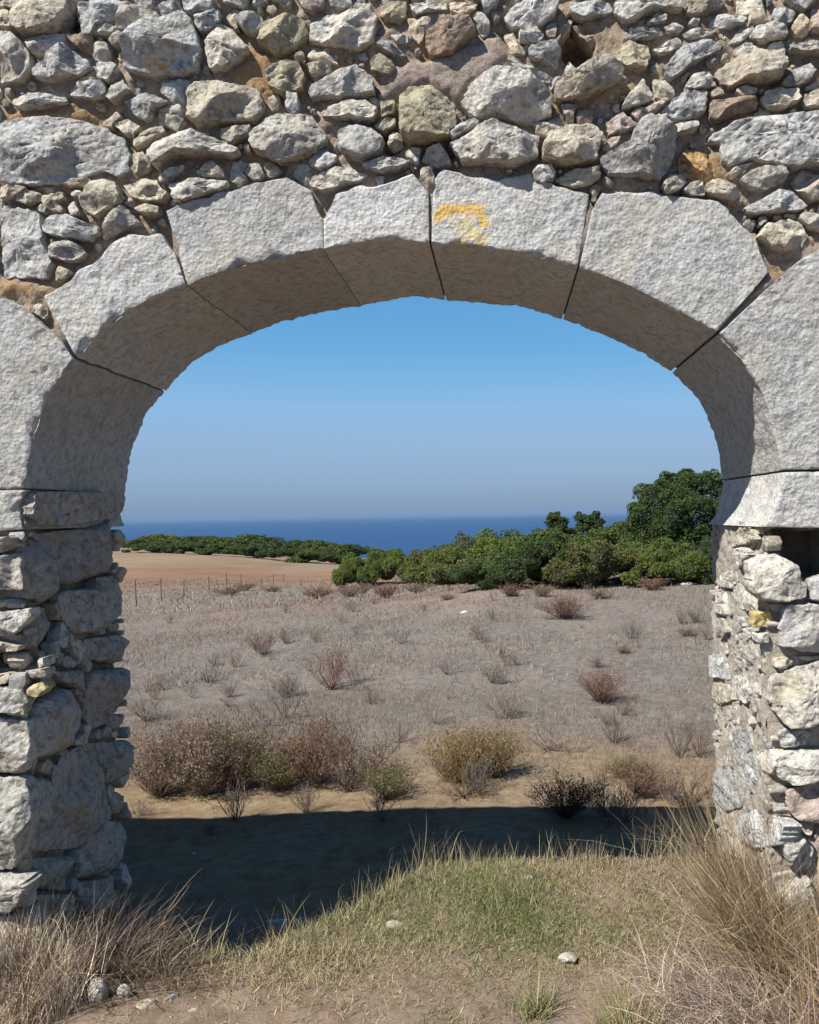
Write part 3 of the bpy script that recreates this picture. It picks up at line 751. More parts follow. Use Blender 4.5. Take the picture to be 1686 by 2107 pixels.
# solid core (rubble heart of the wall)
core = Batch()
def box(b, x0, x1, y0, y1, z0, z1, col=(.4, .33, .26)):
    V = np.array([[x, y, z] for x in (x0, x1) for y in (y0, y1) for z in (z0, z1)], float)
    q = np.array([[0, 1, 3, 2], [4, 6, 7, 5], [0, 4, 5, 1], [2, 3, 7, 6], [0, 2, 6, 4], [1, 5, 7, 3]]); b.add(V, [], q, col)
box(core, WX0, XL - .11, .12, T - .08, -.3, 2.6)
box(core, XR + .30, WX1, .30, T - .08, -.3, 2.6); box(core, XR + .09, XR + .31, .12, T - .08, -.3, 1.30); box(core, XR + .09, XR + .31, .3, T - .08, 1.29, 1.62)
ex = np.linspace(XL - .12, XR + .31, 40)
ii = inner[:, 0].argsort(); zi = np.interp(ex, inner[ii, 0], inner[ii, 1])
for k in range(39):
    zl = max(zi[k], zi[k + 1]) + .10
    if ex[k + 1] > XR - .05: zl = 2.35
    if ex[k] < XL + .05: zl = 2.2
    zl2 = max(zl, 2.1)
    box(core, ex[k], ex[k + 1] + .0, .25, T - .14, zl2, 2.75)
for z0, z1 in ((2.59, 2.9), (2.89, 3.2), (3.19, WH - .05)):
    box(core, WX0, WX1, .2, float(thick(z1)) - .05, max(z0, 2.78), z1)
    if z0 < 2.7: box(core, WX0, XL - .1, .2, .55, z0, 2.8); box(core, XR + .3, WX1, .3, .55, z0, 2.8)
link('core', core.mesh('core', MM, smooth=False), wall)
# ragged capping stones along the top
cap = Batch()
x = WX0
while x < WX1:
    w = rng.uniform(.14, .34); h = rng.uniform(.02, .11)
    for y0, y1 in ((0.05, .30), (.305, .56)):
        nn = 7; th = np.linspace(0, 2 * math.pi, 14, endpoint=False)
        P = np.stack([x + w / 2 + np.cos(th) * w * .5 * (1 + .1 * np.sin(3 * th + x)), (y0 + y1) / 2 + np.sin(th) * (y1 - y0) * .5], 1)
        cap.add(*rock_geo(P, lambda a, b, hh: np.stack([a, b, WH - .10 + hh], 1), False, h + .06, res=.03, sd=int(x * 1000) % 9999, deep=.06), col=np.array([.46, .43, .37]) * rng.uniform(.85, 1.1))
    x += w
tag(link('capping_rubble', cap.mesh('capping_rubble', MA, sharp=38), wall), kind='stuff')

# ------------------------------------------------------------------ terrain
TD = np.log(np.array([2., 4.6, 6, 10, 14, 20, 30, 45, 70, 100, 130, 180, 260, 420, 700]))
TU = np.array([250., 700, 1100, 1450])
TZ = np.array([[-.42] * 4, [-.42] * 4, [-.50] * 4, [-.52, -.5, -.48, -.46], [-.6, -.5, -.36, -.28], [-.85, -.58, -.12, .0], [-1.45, -1.25, -.65, -.02], [-2.25, -2.3, -1.6, -.3], [-2.3, -3.1, -2.9, -1.2],
               [-2.0, -3.7, -4.4, -3], [-2.3, -4.8, -6, -5], [-6, -9, -10, -9], [-20, -22, -22, -20], [-78, -78, -78, -78], [-80, -80, -80, -80]])
def edge(x): return np.interp(x, [-2.2, -1.55, -1.1, -.85, -.57, -.36, -.08, .6, 1.0, 2.2], [.75, -.02, .12, .24, .50, .74, .80, .76, .78, .85])   # brink of the threshold terrace
def ground(x, y, detail=True):
    x = np.atleast_1d(np.asarray(x, float)); y = np.atleast_1d(np.asarray(y, float)); D = np.maximum(y + 2.9, 2.0)
    u = np.clip(CX + x / D * F, TU[0], TU[-1]); ld = np.clip(np.log(D), TD[0], TD[-1] - 1e-6)
    i = np.clip(np.searchsorted(TD, ld, 'right') - 1, 0, len(TD) - 2); t = (ld - TD[i]) / (TD[i + 1] - TD[i]); t = t * t * (3 - 2 * t) * .35 + t * .65
    j = np.clip(np.searchsorted(TU, u, 'right') - 1, 0, len(TU) - 2); s = (u - TU[j]) / (TU[j + 1] - TU[j]); s = s * s * (3 - 2 * s)
    z = (TZ[i, j] * (1 - t) + TZ[i + 1, j] * t) * (1 - s) + (TZ[i, j + 1] * (1 - t) + TZ[i + 1, j + 1] * t) * s
    p = np.stack([x, y, np.zeros_like(x)], 1)
    z = z * sstep(0, .38, y - edge(x) + fbm(p, 5, 2, 75) * .06)
    z = z + fbm(p, .45, 3, 71) * .05 + fbm(p, .07, 2, 72) * .25 * sstep(12, 60, D)
    near = 1 - sstep(10, 20, D)
    z = z + near * (fbm(p, 3.0, 3, 73) * .022 + fbm(p, 16, 2, 74) * .006)
    # worn earth bank and sill just inside the arch
    z = z + .05 * np.exp(-((y - .65) / .3) ** 2 - ((x - .2) / .8) ** 2) + .06 * np.exp(-((x - 1.25) / .35) ** 2 - ((y + .1) / .5) ** 2) + .04 * np.exp(-((x + 1.9) / .4) ** 2 - ((y + .1) / .5) ** 2)
    return z
def hit(u, v):
    d = ray(u, v); D = 3.0
    t = np.exp(np.linspace(math.log(1.5), math.log(400), 900)); P = EYE + d[None] * t[:, None]
    b = P[:, 2] < ground(P[:, 0], P[:, 1]); k = b.argmax() if b.any() else len(t) - 1
    return P[k]
def at(u, D):
    d = ray(u, 1059); x = d[0] * D; y = D - 2.9; return np.array([x, y, float(ground(x, y)[0])])

def geo_axis(a, b, s0, g):
    v = [a]; s = s0
    while v[-1] < b: v.append(v[-1] + s); s *= g
    return np.array(v)
ys = np.r_[-7, -6, -5, -4, geo_axis(-3.2, 5, .03, 1.0)[:-1], geo_axis(5, 430, .06, 1.035)]
xp = np.r_[geo_axis(2.4, 420, .06, 1.06)]
xs = np.r_[-xp[::-1] - .0, geo_axis(-2.35, 2.35, .035, 1.0), xp]
X, Y = np.meshgrid(xs, ys, indexing='ij'); Zg = ground(X.ravel(), Y.ravel())
p3 = np.stack([X.ravel(), Y.ravel(), np.zeros(X.size)], 1); D = Y.ravel() + 2.9; U = CX + X.ravel() / np.maximum(D, .5) * F
soil = np.array([0.281, 0.212, 0.157]); dust = np.array([0.263, 0.199, 0.127]); dry = np.array([0.195, 0.175, 0.156]); red = np.array([.235, .145, .092]); tan = np.array([0.229, 0.175, 0.119]); scr = np.array([.07, .08, .04])
w = sstep(6.3, 8.2, D + fbm(p3, 1.2, 3, 81) * .8)[:, None]
c = (soil * (1 - sstep(3.4, 4.4, D)[:, None]) + dust * sstep(3.4, 4.4, D)[:, None]) * (1 - w) + dry * w
w = sstep(-.15, .4, fbm(p3, .16, 3, 82))[:, None] * sstep(14, 24, D)[:, None]; c = c * (1 - .5 * w) + .5 * w * np.array([.30, .205, .16])
w = (sstep(38, 52, D + fbm(p3, .1, 2, 83) * 8) * (1 - sstep(760, 900, U)))[:, None]; q_ = sstep(-.35, .35, fbm(p3 * [1, .35, 1], .11, 4, 87) + (D - 62) / 60)[:, None]; rr = (red * (1 - q_) + tan * 1.08 * q_) * (1 + .22 * fbm(p3 * [.5, 1, 1], .35, 3, 88))[:, None]; c = c * (1 - w) + rr * w
w = (sstep(30, 40, D) * sstep(800, 900, U))[:, None]; c = c * (1 - w) + tan * .95 * w
w = (sstep(112, 150, D))[:, None]; c = c * (1 - w) + scr * w
c = c * (1 + .16 * fbm(p3, 1.8, 4, 84) + .08 * fbm(p3, 14, 3, 85))[:, None]
def ground_mat():
    m, n, l = new_mat('dry_earth'); bs = n['Principled BSDF']; bs.inputs['Roughness'].default_value = 1; bs.inputs['Specular IOR Level'].default_value = .05
    at_ = n.new('ShaderNodeAttribute'); at_.attribute_name = 'Col'; geo = n.new('ShaderNodeNewGeometry'); P = geo.outputs['Position']
    a = nz(n, l, P, 9, 8, .72, .3); b_ = nz(n, l, P, 70, 5, .75); s_ = nz(n, l, P, .5, 5, .65)
    c = mix(n, l, ramp(n, l, a, [(.35, (1, 1, 1)), (.6, (0, 0, 0))]), at_.outputs['Color'], mix(n, l, 1.0, at_.outputs['Color'], (.62, .56, .52), 'MULTIPLY'))
    c = mix(n, l, ramp(n, l, s_, [(.45, (0, 0, 0)), (.7, (.35, .35, .35))]), c, (.22, .19, .16))
    c = mix(n, l, ramp(n, l, b_, [(.58, (0, 0, 0)), (.72, (.7, .7, .7))]), c, (.42, .36, .29))
    l.new(c, bs.inputs['Base Color']); b = bump(n, l, a, .8, .03); b = bump(n, l, b_, 1, .008, b); l.new(b, bs.inputs['Normal']); return m
G = mesh_from('ground', np.stack([X.ravel(), Y.ravel(), Zg], 1), [grid_faces(*X.shape)], ground_mat(), c)
tag(link('ground', G), 'dry sandy earth with worn soil by the arch and a greyed field behind', kind='structure')
# sea
m, n, l = new_mat('sea_water'); bs = n['Principled BSDF']; bs.inputs['Base Color'].default_value = (.012, .06, .19, 1); bs.inputs['Roughness'].default_value = .45; bs.inputs['Specular IOR Level'].default_value = .22
geo = n.new('ShaderNodeNewGeometry'); mp = n.new('ShaderNodeMapping'); mp.inputs['Scale'].default_value = (.002, .02, 1); l.new(geo.outputs['Position'], mp.inputs[0])
wv = nz(n, l, mp.outputs[0], 1, 6, .6); l.new(mix(n, l, wv, (.006, .036, .115), (.010, .05, .145)), bs.inputs['Base Color'])
sx = geo_axis(20, 60000, 60, 1.25); sy = np.r_[-60000, -2000, geo_axis(50, 60000, 60, 1.2)]
X, Y = np.meshgrid(np.r_[-sx[::-1], sx], sy, indexing='ij')
tag(link('sea', mesh_from('sea', np.stack([X.ravel(), Y.ravel(), np.full(X.size, -70.)], 1), [grid_faces(*X.shape)], m)), 'deep blue sea reaching the hazy horizon', kind='structure')

# ------------------------------------------------------------------ vegetation
def veg_mat(name, ramp_cols, trans=.25, attr=False):
    m, n, l = new_mat(name); bs = n['Principled BSDF']; bs.inputs['Roughness'].default_value = .85; bs.inputs['Specular IOR Level'].default_value = .12
    geo = n.new('ShaderNodeNewGeometry')
    k = len(ramp_cols); c = ramp(n, l, geo.outputs['Random Per Island'], [(i / (k - 1) if k > 1 else 0, q) for i, q in enumerate(ramp_cols)])
    if attr:
        a = n.new('ShaderNodeAttribute'); a.attribute_name = 'Col'; c = mix(n, l, 1.0, a.outputs['Color'], c, 'MULTIPLY')
    l.new(c, bs.inputs['Base Color'])
    tr = n.new('ShaderNodeBsdfTranslucent'); l.new(c, tr.inputs[0]); mx = n.new('ShaderNodeMixShader'); mx.inputs[0].default_value = trans
    l.new(bs.outputs[0], mx.inputs[1]); l.new(tr.outputs[0], mx.inputs[2]); l.new(mx.outputs[0], n['Material Output'].inputs[0]); return m
def blades(base, L, ang, lean, curve, width, col, seg=3, sd=0):
    """base (n,3), L length, ang azimuth of lean, lean angle start, curve added angle to tip"""
    n = len(base); d = np.stack([np.cos(ang), np.sin(ang)], 1); s = np.stack([-np.sin(ang), np.cos(ang)], 1)
    r_ = np.random.default_rng(sd + 5); tw = r_.uniform(-1.2, 1.2, n); s = s * np.cos(tw)[:, None] + d * np.sin(tw)[:, None]
    P = base.copy(); V = []; kink = r_.normal(0, .22, n) * (r_.uniform(0, 1, n) < .6); brk = np.where(r_.uniform(0, 1, n) < .18, r_.uniform(.5, 1.4, n), 0); bt = r_.uniform(.35, .9, n)
    for k in range(seg + 1):
        t = k / seg; w = width * (1 - t * .85) * .5
        if k < seg:
            V.append(np.c_[P[:, :2] - s * w[:, None], P[:, 2]]); V.append(np.c_[P[:, :2] + s * w[:, None], P[:, 2]])
        else: V.append(P.copy())
        a = lean + curve * (t + .5 / seg) + brk * (t > bt); st = L / seg
        ang = ang + kink; d = np.stack([np.cos(ang), np.sin(ang)], 1)
        P = P + np.c_[d * (np.sin(a) * st)[:, None], np.cos(a) * st]
    m = 2 * seg + 1; V = np.stack(V, 1).reshape(-1, 3); o = np.arange(n)[:, None] * m
    q = np.concatenate([o + np.array([2 * k, 2 * k + 1, 2 * k + 3, 2 * k + 2]) for k in range(seg - 1)]) if seg > 1 else np.zeros((0, 4), int)
    t = o + np.array([2 * seg - 2, 2 * seg - 1, 2 * seg])
    C = np.repeat(col, m, axis=0)
    return V, t, q, C
GRASS = veg_mat('grass_blades', [(.65, .65, .65), (1, 1, 1), (1.35, 1.3, 1.2), (.85, .8, .75)], .2, True)
def shadowmask(x, y): return 1.0
def scatter(name, n, area_, dens, Lr, colf, wr=(.0018, .004), lean=(0, .7), curve=(.1, 1.2), seg=3, sd=0, label=None):
    r_ = np.random.default_rng(sd)
    x = r_.uniform(area_[0], area_[1], n); y = r_.uniform(area_[2], area_[3], n)
    p = np.stack([x, y, np.zeros(n)], 1); k = r_.uniform(0, 1, n) < dens(x, y, p); p = p[k]; x, y = p[:, 0], p[:, 1]; n = len(p)
    p[:, 2] = ground(x, y) - .004
    L = r_.uniform(*Lr, n) * (.6 + .8 * np.clip(fbm(p, 2.5, 2, sd + 1) + .5, 0, 1)); col = colf(x, y, p, r_)
    V, t, q, C = blades(p, L, r_.uniform(0, 2 * math.pi, n), r_.uniform(*lean, n), r_.uniform(*curve, n), r_.uniform(*wr, n) , col, seg, sd)
    b = Batch(); b.add(V, t, q, C); o = link(name, b.mesh(name, GRASS, smooth=False)); tag(o, label, 'grass', kind='stuff'); return o
def inside_pier(x, y):
    return ((y > -.03) & (y < T + .03) & ((x < XL) | (x > XR)))
green = np.array([0.142, 0.175, 0.0661]); straw = np.array([0.321, 0.274, 0.17]); grey = np.array([0.293, 0.261, 0.229]); mauve = np.array([0.282, 0.228, 0.196])
def fg_dens(x, y, p):
    patch = np.clip(.30 + .9 * fbm(p, 1.3, 3, 91) + .55 * fbm(p, 5, 2, 92), 0, 1)
    left = sstep(-.9, .15, x) * (1 - .6 * sstep(1.9, 2.6, x)) + .5 * sstep(-1.6, -2.4, x) ; g = np.exp(-((x + .10) / .75) ** 2 - ((y - .45) / .45) ** 2)
    d = patch * (.05 + .75 * left * (1 - .75 * sstep(-.35, -.55, y) * (1 - sstep(.0, .5, x)))) + .9 * g + .6 * sstep(.35, 1.0, x) + .35 * np.exp(-((y + .0 - .12) / .15) ** 2) * sstep(-1.4, -.6, x)
    d = d * (1 - .96 * sstep(.02, .16, y - edge(x))) 
    return np.where(inside_pier(x, y), 0, d)
def fg_col(x, y, p, r_):
    g = np.exp(-((x + .2) / .55) ** 2 - ((y - .45) / .32) ** 2) + .55 * sstep(.0, .5, fbm(p, 1.6, 2, 93)); g = np.clip(g, 0, 1) * (1 - .85 * sstep(.35, .9, x))
    k = (r_.uniform(0, 1, len(x)) < .12 + .72 * g)[:, None]; m = sstep(.3, .9, x)[:, None]
    return np.where(k, green, straw * (1 - m) + mauve * m) * r_.uniform(.55, 1.5, (len(x), 1))
scatter('outer_grass', 120000, (-3.6, 3.4, -1.6, 1.0), lambda x, y, p: np.where((abs(x) < 1.9) & (y > -.75) | inside_pier(x, y), 0, np.clip(.25 + .9 * fbm(p, 1.3, 3, 91), 0, 1)), (.012, .060), lambda x, y, p, r_: straw * r_.uniform(.55, 1.4, (len(x), 1)), (.0018, .0042), (.15, 1.35), (.1, 1.1), 3, 15, 'sparse straw grass beside the path in front of the wall')
scatter('grass', 340000, (-1.9, 1.9, -.75, 1.1), fg_dens, (.012, .060), fg_col, (.0018, .0042), (.15, 1.35), (.1, 1.1), 3, 11, 'short green and straw grass growing through the threshold of the arch')
def edge_dens(x, y, p): return np.where(inside_pier(x, y), 0, (.5 + fbm(p, 6, 2, 95)) * np.exp(-((y - edge(x) + .02) / .09) ** 2) * sstep(-1.2, -.9, x))
scatter('tall_grass', 9000, (-1.3, 1.0, -.1, 1.0), edge_dens, (.08, .22), lambda x, y, p, r_: straw * r_.uniform(.8, 1.35, (len(x), 1)), (.0016, .003), (0, .45), (.0, .7), 4, 12, 'sparse tall straw grass along the shadow edge under the arch')
def bank_dens(x, y, p): return np.clip(.12 + .8 * fbm(p, 2, 3, 96), 0, 1) * sstep(1.5, 2.2, y)
# the greyed field: fine dead grass, larger blades further out
def field_col(x, y, p, r_):
    w = sstep(-.3, .4, fbm(p, .35, 3, 97))[:, None]; c = grey * (1 - w) + mauve * w; k = r_.uniform(0, 1, (len(x), 1)); c = np.where(k > .9, straw, c); c = np.where(k < .3, c * .45, c)
    far = (sstep(10, 18, y) * sstep(-.2, .4, fbm(p, .22, 3, 98)))[:, None]; c = c * (1 - .5 * far) + .5 * far * np.array([.36, .23, .16])
    return c * r_.uniform(.65, 1.2, (len(x), 1))
def wedge(y0, y1, n, Lr, wr, sd, name, label, dn=1.0):
    r_ = np.random.default_rng(sd); D0, D1 = y0 + 2.9, y1 + 2.9
    D = np.sqrt(r_.uniform(0, 1, n) * (D1 ** 2 - D0 ** 2) + D0 ** 2); u = r_.uniform(-60, 1720, n); x = (u - CX) / F * D; y = D - 2.9
    p = np.stack([x, y, np.zeros(n)], 1); k = r_.uniform(0, 1, n) < np.clip(dn * (.55 + 1.0 * fbm(p, .9, 3, 99) + .5 * fbm(p, 3, 2, 94)), 0.08, 1) * sstep(2.95, 3.8, y + fbm(p, 1.2, 2, 90) * .8)
    p = p[k]; n = len(p); p[:, 2] = ground(p[:, 0], p[:, 1]) - .005
    V, t, q, C = blades(p, r_.uniform(*Lr, n), r_.uniform(0, 2 * math.pi, n), r_.uniform(.1, 1.2, n), r_.uniform(0, .9, n), r_.uniform(*wr, n), field_col(p[:, 0], p[:, 1], p, r_), 2, sd)
    b = Batch(); b.add(V, t, q, C); tag(link(name, b.mesh(name, GRASS, smooth=False)), label, 'grass', kind='stuff')
wedge(2.6, 7, 100000, (.03, .10), (.002, .0042), 21, 'dead_grass', 'fine dead grey grass covering the field just beyond the arch')
wedge(7, 20, 110000, (.05, .14), (.005, .011), 22, 'field_grass', 'grey mauve dead grass covering the open field')
wedge(20, 50, 60000, (.10, .28), (.015, .035), 23, 'far_grass', 'pale reddish dry grass towards the far fence', .7)

# tussocks: a root and many long arching blades ---------------------------------
TUS = veg_mat('tussock_blades', [(.6, .57, .55), (1, 1, 1), (1.8, 1.75, 1.65), (.35, .32, .3), (1.2, 1.1, 1)], .2, True)
def tussock(u, v, n, L, spread, az, azs, col, label, lean=(.05, .9), curve=(.2, 1.1), w=(.0022, .0042), root=.07, pos=None, sd=0):
    r_ = np.random.default_rng(500 + sd); P = hit(u, v) if pos is None else np.array(pos, float)
    e = empty('grass_tussock', P.tolist()); tag(e, label, 'grass tussock', 'dry grass tussocks by the arch')
    b = np.c_[r_.normal(0, root, (n, 2)), np.zeros(n)]; a = r_.normal(az, azs, n)
    ln = r_.uniform(*lean, n); LL = L * r_.uniform(.45, 1.0, n)
    C = np.array(col)[r_.integers(0, len(col), n)] * r_.uniform(.75, 1.2, (n, 1))
    b[:, 2] = -.02
    V, t, q, C = blades(b, LL, a, ln, r_.uniform(*curve, n), r_.uniform(*w, n), C, 6, sd)
    bb = Batch(); bb.add(V, t, q, C); o = tag(link('blades', bb.mesh('blades', TUS, smooth=False), e), kind='stuff'); return e
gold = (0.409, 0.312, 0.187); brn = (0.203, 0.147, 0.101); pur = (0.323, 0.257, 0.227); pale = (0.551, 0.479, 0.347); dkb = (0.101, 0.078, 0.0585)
def w_at(x, y): return (x, y, float(ground(x, y)[0]))
tussock(0, 0, 2200, .57, 0, math.pi * .97, .7, [gold, gold, straw, brn, pale], 'big golden tussock fanning left from the foot of the right pier', (.1, .95), (.1, .7), pos=w_at(.95, -.06), root=.06, sd=1)
tussock(0, 0, 700, .74, 0, math.pi * .95, .5, [gold, straw, brn], 'tall straw plume standing in front of the right jamb', (.05, .55), (.1, .55), pos=w_at(.88, .05), root=.05, sd=2)
tussock(0, 0, 14, .95, 0, math.pi * .97, .15, [pale], 'few long pale stalks reaching across the shadow from the right', (.5, .85), (.6, .9), pos=w_at(.92, .12), root=.04, w=(.004, .006), sd=3)
tussock(0, 0, 1700, .34, 0, math.pi, 1.1, [pur, pur, mauve, pale], 'mauve grey arching grass mound in the lower right corner', (.4, 1.1), (.5, 1.5), pos=w_at(.72, -.32), root=.13, sd=4)
tussock(0, 0, 1600, .42, 0, math.pi * .6, 1.6, [pur, gold, straw], 'brown upright tussock against the right pier face', (.05, .8), (.1, 1.0), pos=w_at(1.13, -.18), root=.10, sd=5)
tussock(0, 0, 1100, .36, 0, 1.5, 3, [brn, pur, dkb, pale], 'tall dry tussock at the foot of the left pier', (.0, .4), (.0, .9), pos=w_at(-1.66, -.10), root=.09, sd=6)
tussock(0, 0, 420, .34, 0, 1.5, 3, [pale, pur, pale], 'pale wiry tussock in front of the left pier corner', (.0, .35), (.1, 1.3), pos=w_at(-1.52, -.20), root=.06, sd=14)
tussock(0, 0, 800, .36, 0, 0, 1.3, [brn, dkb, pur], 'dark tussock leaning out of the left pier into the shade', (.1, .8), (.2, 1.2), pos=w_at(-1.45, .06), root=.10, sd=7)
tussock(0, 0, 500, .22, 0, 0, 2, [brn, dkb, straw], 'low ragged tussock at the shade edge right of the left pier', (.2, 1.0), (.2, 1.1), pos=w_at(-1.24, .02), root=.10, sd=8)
tussock(0, 0, 700, .26, 0, 1.5, 3, [pur, pale, gold], 'small dry tussock at the bottom left edge', (.1, .9), (.2, 1.1), pos=w_at(-1.66, -.40), root=.08, sd=9)
tussock(0, 0, 500, .20, 0, math.pi * .5, 2, [gold, straw, green * 1.2], 'yellow green tuft in the lower right grass', (.1, .9), (.1, .8), pos=w_at(.36, -.37), root=.04, sd=10)
tussock(0, 0, 260, .16, 0, math.pi * .5, 2, [straw, green * 1.2], 'small green straw tuft left of the thin pale stone', (.1, .9), (.1, .8), pos=w_at(.08, -.25), root=.03, sd=13)
tussock(0, 0, 9, .42, 0, .1, .3, [pale], 'thin bent pale stalks lit against the dark shade', (.5, .9), (.5, .9), pos=w_at(-1.42, .25), root=.04, w=(.004, .005), sd=11)
tussock(0, 0, 1100, .50, 0, 1.6, 1.6, [gold, brn, pur], 'tawny tussock at the lower right picture corner', (.1, .9), (.2, 1.1), pos=w_at(1.05, -.50), root=.10, sd=12)

# dry shrubs: branching stems with small leaves ----------------------------------
def shrub_meshes(sd, nst, H, Wd, leafn, leafs, br=4, tw=.0045, leafang=.6, up=.8, bush=1.0):
    r_ = np.random.default_rng(sd); segs = []; tips = []
    def tube(P, r0, r1): segs.append((np.array(P), r0, r1))
    for i in range(nst):
        a = r_.uniform(0, 2 * math.pi); rad = r_.uniform(0, 1) ** .6
        d = np.array([math.cos(a) * rad * Wd * .5, math.sin(a) * rad * Wd * .5, H * r_.uniform(.6, 1) * (1 - .25 * rad)])
        P = [np.array([r_.normal(0, .02), r_.normal(0, .02), -.02])]
        for k in range(1, 5):
            t = k / 4; P.append(P[0] + d * np.array([t ** .8, t ** .8, t]) + r_.normal(0, .02 * H * 2, 3) * t)
        tube(P, tw, tw * .4)
        for j in range(br):
            t = r_.uniform(.25, .95); k = int(t * 4); b = P[k] + (P[min(4, k + 1)] - P[k]) * (t * 4 - k); dd = np.array([r_.normal(0, .5), r_.normal(0, .5), up]) ; dd /= np.linalg.norm(dd)
            ll = H * r_.uniform(.15, .4); Q = [b, b + dd * ll * .5 + r_.normal(0, .01, 3), b + dd * ll + r_.normal(0, .02, 3)]
            tube(Q, tw * .5, tw * .25)
            for m_ in range(leafn): tips.append(Q[0] + (Q[2] - Q[0]) * r_.uniform(.1, 1.05) + r_.normal(0, .012 * bush, 3))
        for m_ in range(leafn): tips.append(P[3] + (P[4] - P[3]) * r_.uniform(0, 1.1) + r_.normal(0, .012 * bush, 3))
    b = Batch()
    for P, r0, r1 in segs:
        n = len(P); k = 3; th = np.arange(k) * 2.094; V = []
        for i in range(n):
            r = r0 + (r1 - r0) * i / (n - 1); V.append(P[i] + np.stack([np.cos(th) * r, np.sin(th) * r, np.zeros(k)], 1))
        V = np.vstack(V); q = []
        for i in range(n - 1):
            for j in range(k): q.append([i * k + j, i * k + (j + 1) % k, (i + 1) * k + (j + 1) % k, (i + 1) * k + j])
        b.add(V, [], q)
    lf = None
    if leafn:
        tips = np.array(tips); n = len(tips); s = leafs * r_.uniform(.6, 1.3, n)[:, None]
        a = r_.normal(0, 1, (n, 3)); a[:, 2] += .8; a /= np.linalg.norm(a, axis=1)[:, None]; c_ = np.cross(a, r_.normal(0, 1, (n, 3))); c_ /= np.linalg.norm(c_, axis=1)[:, None]
        V = np.stack([tips, tips + a * s * .5 + c_ * s * .28, tips + a * s, tips + a * s * .5 - c_ * s * .28], 1).reshape(-1, 3)
        bl = Batch(); bl.add(V, [], (np.arange(n)[:, None] * 4 + np.arange(4))); lf = bl
    return b, lf
SM = {
 'brown': (veg_mat('stems_brown', [(.16, .11, .085), (.25, .19, .15)], .0), veg_mat('leaves_brown', [(.24, .165, .12), (.34, .25, .19), (.15, .11, .08), (.26, .22, .11)], .3)),
 'red': (veg_mat('stems_red', [(.15, .075, .06), (.21, .13, .10)], .0), veg_mat('leaves_red', [(.24, .12, .10), (.20, .16, .10), (.13, .08, .07)], .2)),
 'gold': (veg_mat('stems_gold', [(.22, .15, .07), (.30, .22, .11)], .0), veg_mat('leaves_gold', [(.27, .20, .10), (.20, .155, .08), (.32, .25, .15)], .25)),
 'green': (veg_mat('stems_green', [(.10, .08, .05), (.16, .12, .08)], .0), veg_mat('leaves_green', [(.13, .15, .05), (.20, .18, .08), (.10, .11, .04), (.24, .19, .12)], .2)),
 'grey': (veg_mat('stems_grey', [(.15, .12, .10), (.24, .20, .17)], .0), veg_mat('leaves_grey', [(.22, .19, .15), (.15, .13, .10)], .2)),
 'dark': (veg_mat('stems_shaded', [(.03, .03, .025), (.06, .05, .04)], .0), veg_mat('leaves_shaded', [(.04, .045, .03), (.06, .06, .035)], .1)),  # shade put into the colour: near black for the shrub in the shadow
}
SHAPES = {}
def shape(key):
    if key in SHAPES: return SHAPES[key]
    kind, var = key
    par = dict(dense=(80, 1.0, 1.3, 5, .034, 6, .006, .6, .8, 2), tuft=(120, 1.0, 1.5, 3, .04, 5, .006, .5, 1.2, 2), loose=(26, 1.0, 1.3, 2, .035, 6, .009, .6, .8, 1), twig=(16, 1.0, 1.2, 0, .03, 6, .009, .6, .9, 1), far=(60, 1.0, 1.8, 4, .07, 4, .014, .6, .7, 3))[kind]
    SHAPES[key] = (shrub_meshes(900 + var * 7 + len(kind), *par), {}); return SHAPES[key]
def shrub(u, v, wpx, hpx, form, colr, label, var=0, group='dry shrubs in the field', pos=None, cat='shrub'):
    P = hit(u, v) if pos is None else pos; D = P[1] + 2.9; H = hpx / F * D; Wd = wpx / F * D * (1.25 if form in ('dense', 'loose', 'tuft') and v > 1500 else 1.1)
    (b, lf), cache = shape((form, var)); basew = dict(dense=1.3, tuft=1.5, loose=1.3, twig=1.2, far=1.8)[form] * .92
    if colr not in cache: cache[colr] = (b.mesh('stems', SM[colr][0], smooth=False), lf.mesh('leaves', SM[colr][1], smooth=False) if lf else None)
    e = empty('dry_shrub', P.tolist(), random.uniform(0, 6.28)); e.scale = (Wd / basew, Wd / basew, H)
    tag(e, label, cat, group); link('stems', cache[colr][0], e)
    if cache[colr][1]: link('foliage', cache[colr][1], e)
    return e
shrub(330, 1640, 130, 130, 'dense', 'brown', 'brown leafy shrub hard against the left jamb', 0)
shrub(420, 1636, 170, 165, 'dense', 'brown', 'largest dense brown shrub right behind the left side of the arch', 1)
shrub(490, 1625, 120, 120, 'dense', 'red', 'reddish brown shrub leaning on the largest brown shrub', 2)
shrub(570, 1630, 120, 110, 'dense', 'green', 'low olive green shrub in the middle of the near row', 0)
shrub(640, 1615, 130, 130, 'dense', 'red', 'reddish shrub in the middle of the near row', 3)
shrub(715, 1625, 140, 150, 'loose', 'brown', 'thin brown shrub just left of the small green shrub', 1)
shrub(800, 1645, 110, 80, 'dense', 'green', 'small green shrub on the edge of the shadow', 2)
shrub(540, 1570, 130, 120, 'twig', 'grey', 'grey twiggy shrub behind the olive green one', 0)
shrub(690, 1560, 120, 110, 'loose', 'brown', 'thin brown shrub behind the near row', 2)
shrub(430, 1545, 150, 80, 'loose', 'grey', 'greyish loose shrub behind the largest brown shrub', 3)
shrub(370, 1600, 150, 125, 'dense', 'brown', 'brown shrub in the second row behind the left jamb', 3)
shrub(470, 1590, 150, 110, 'dense', 'green', 'olive brown shrub in the second row left of centre', 1)
shrub(610, 1585, 140, 100, 'loose', 'brown', 'open brown shrub in the second row', 3)
shrub(760, 1590, 130, 90, 'loose', 'grey', 'grey open shrub in the second row above the small green shrub', 0)
shrub(660, 1500, 160, 60, 'twig', 'brown', 'sparse brown twigs behind the second row', 3)
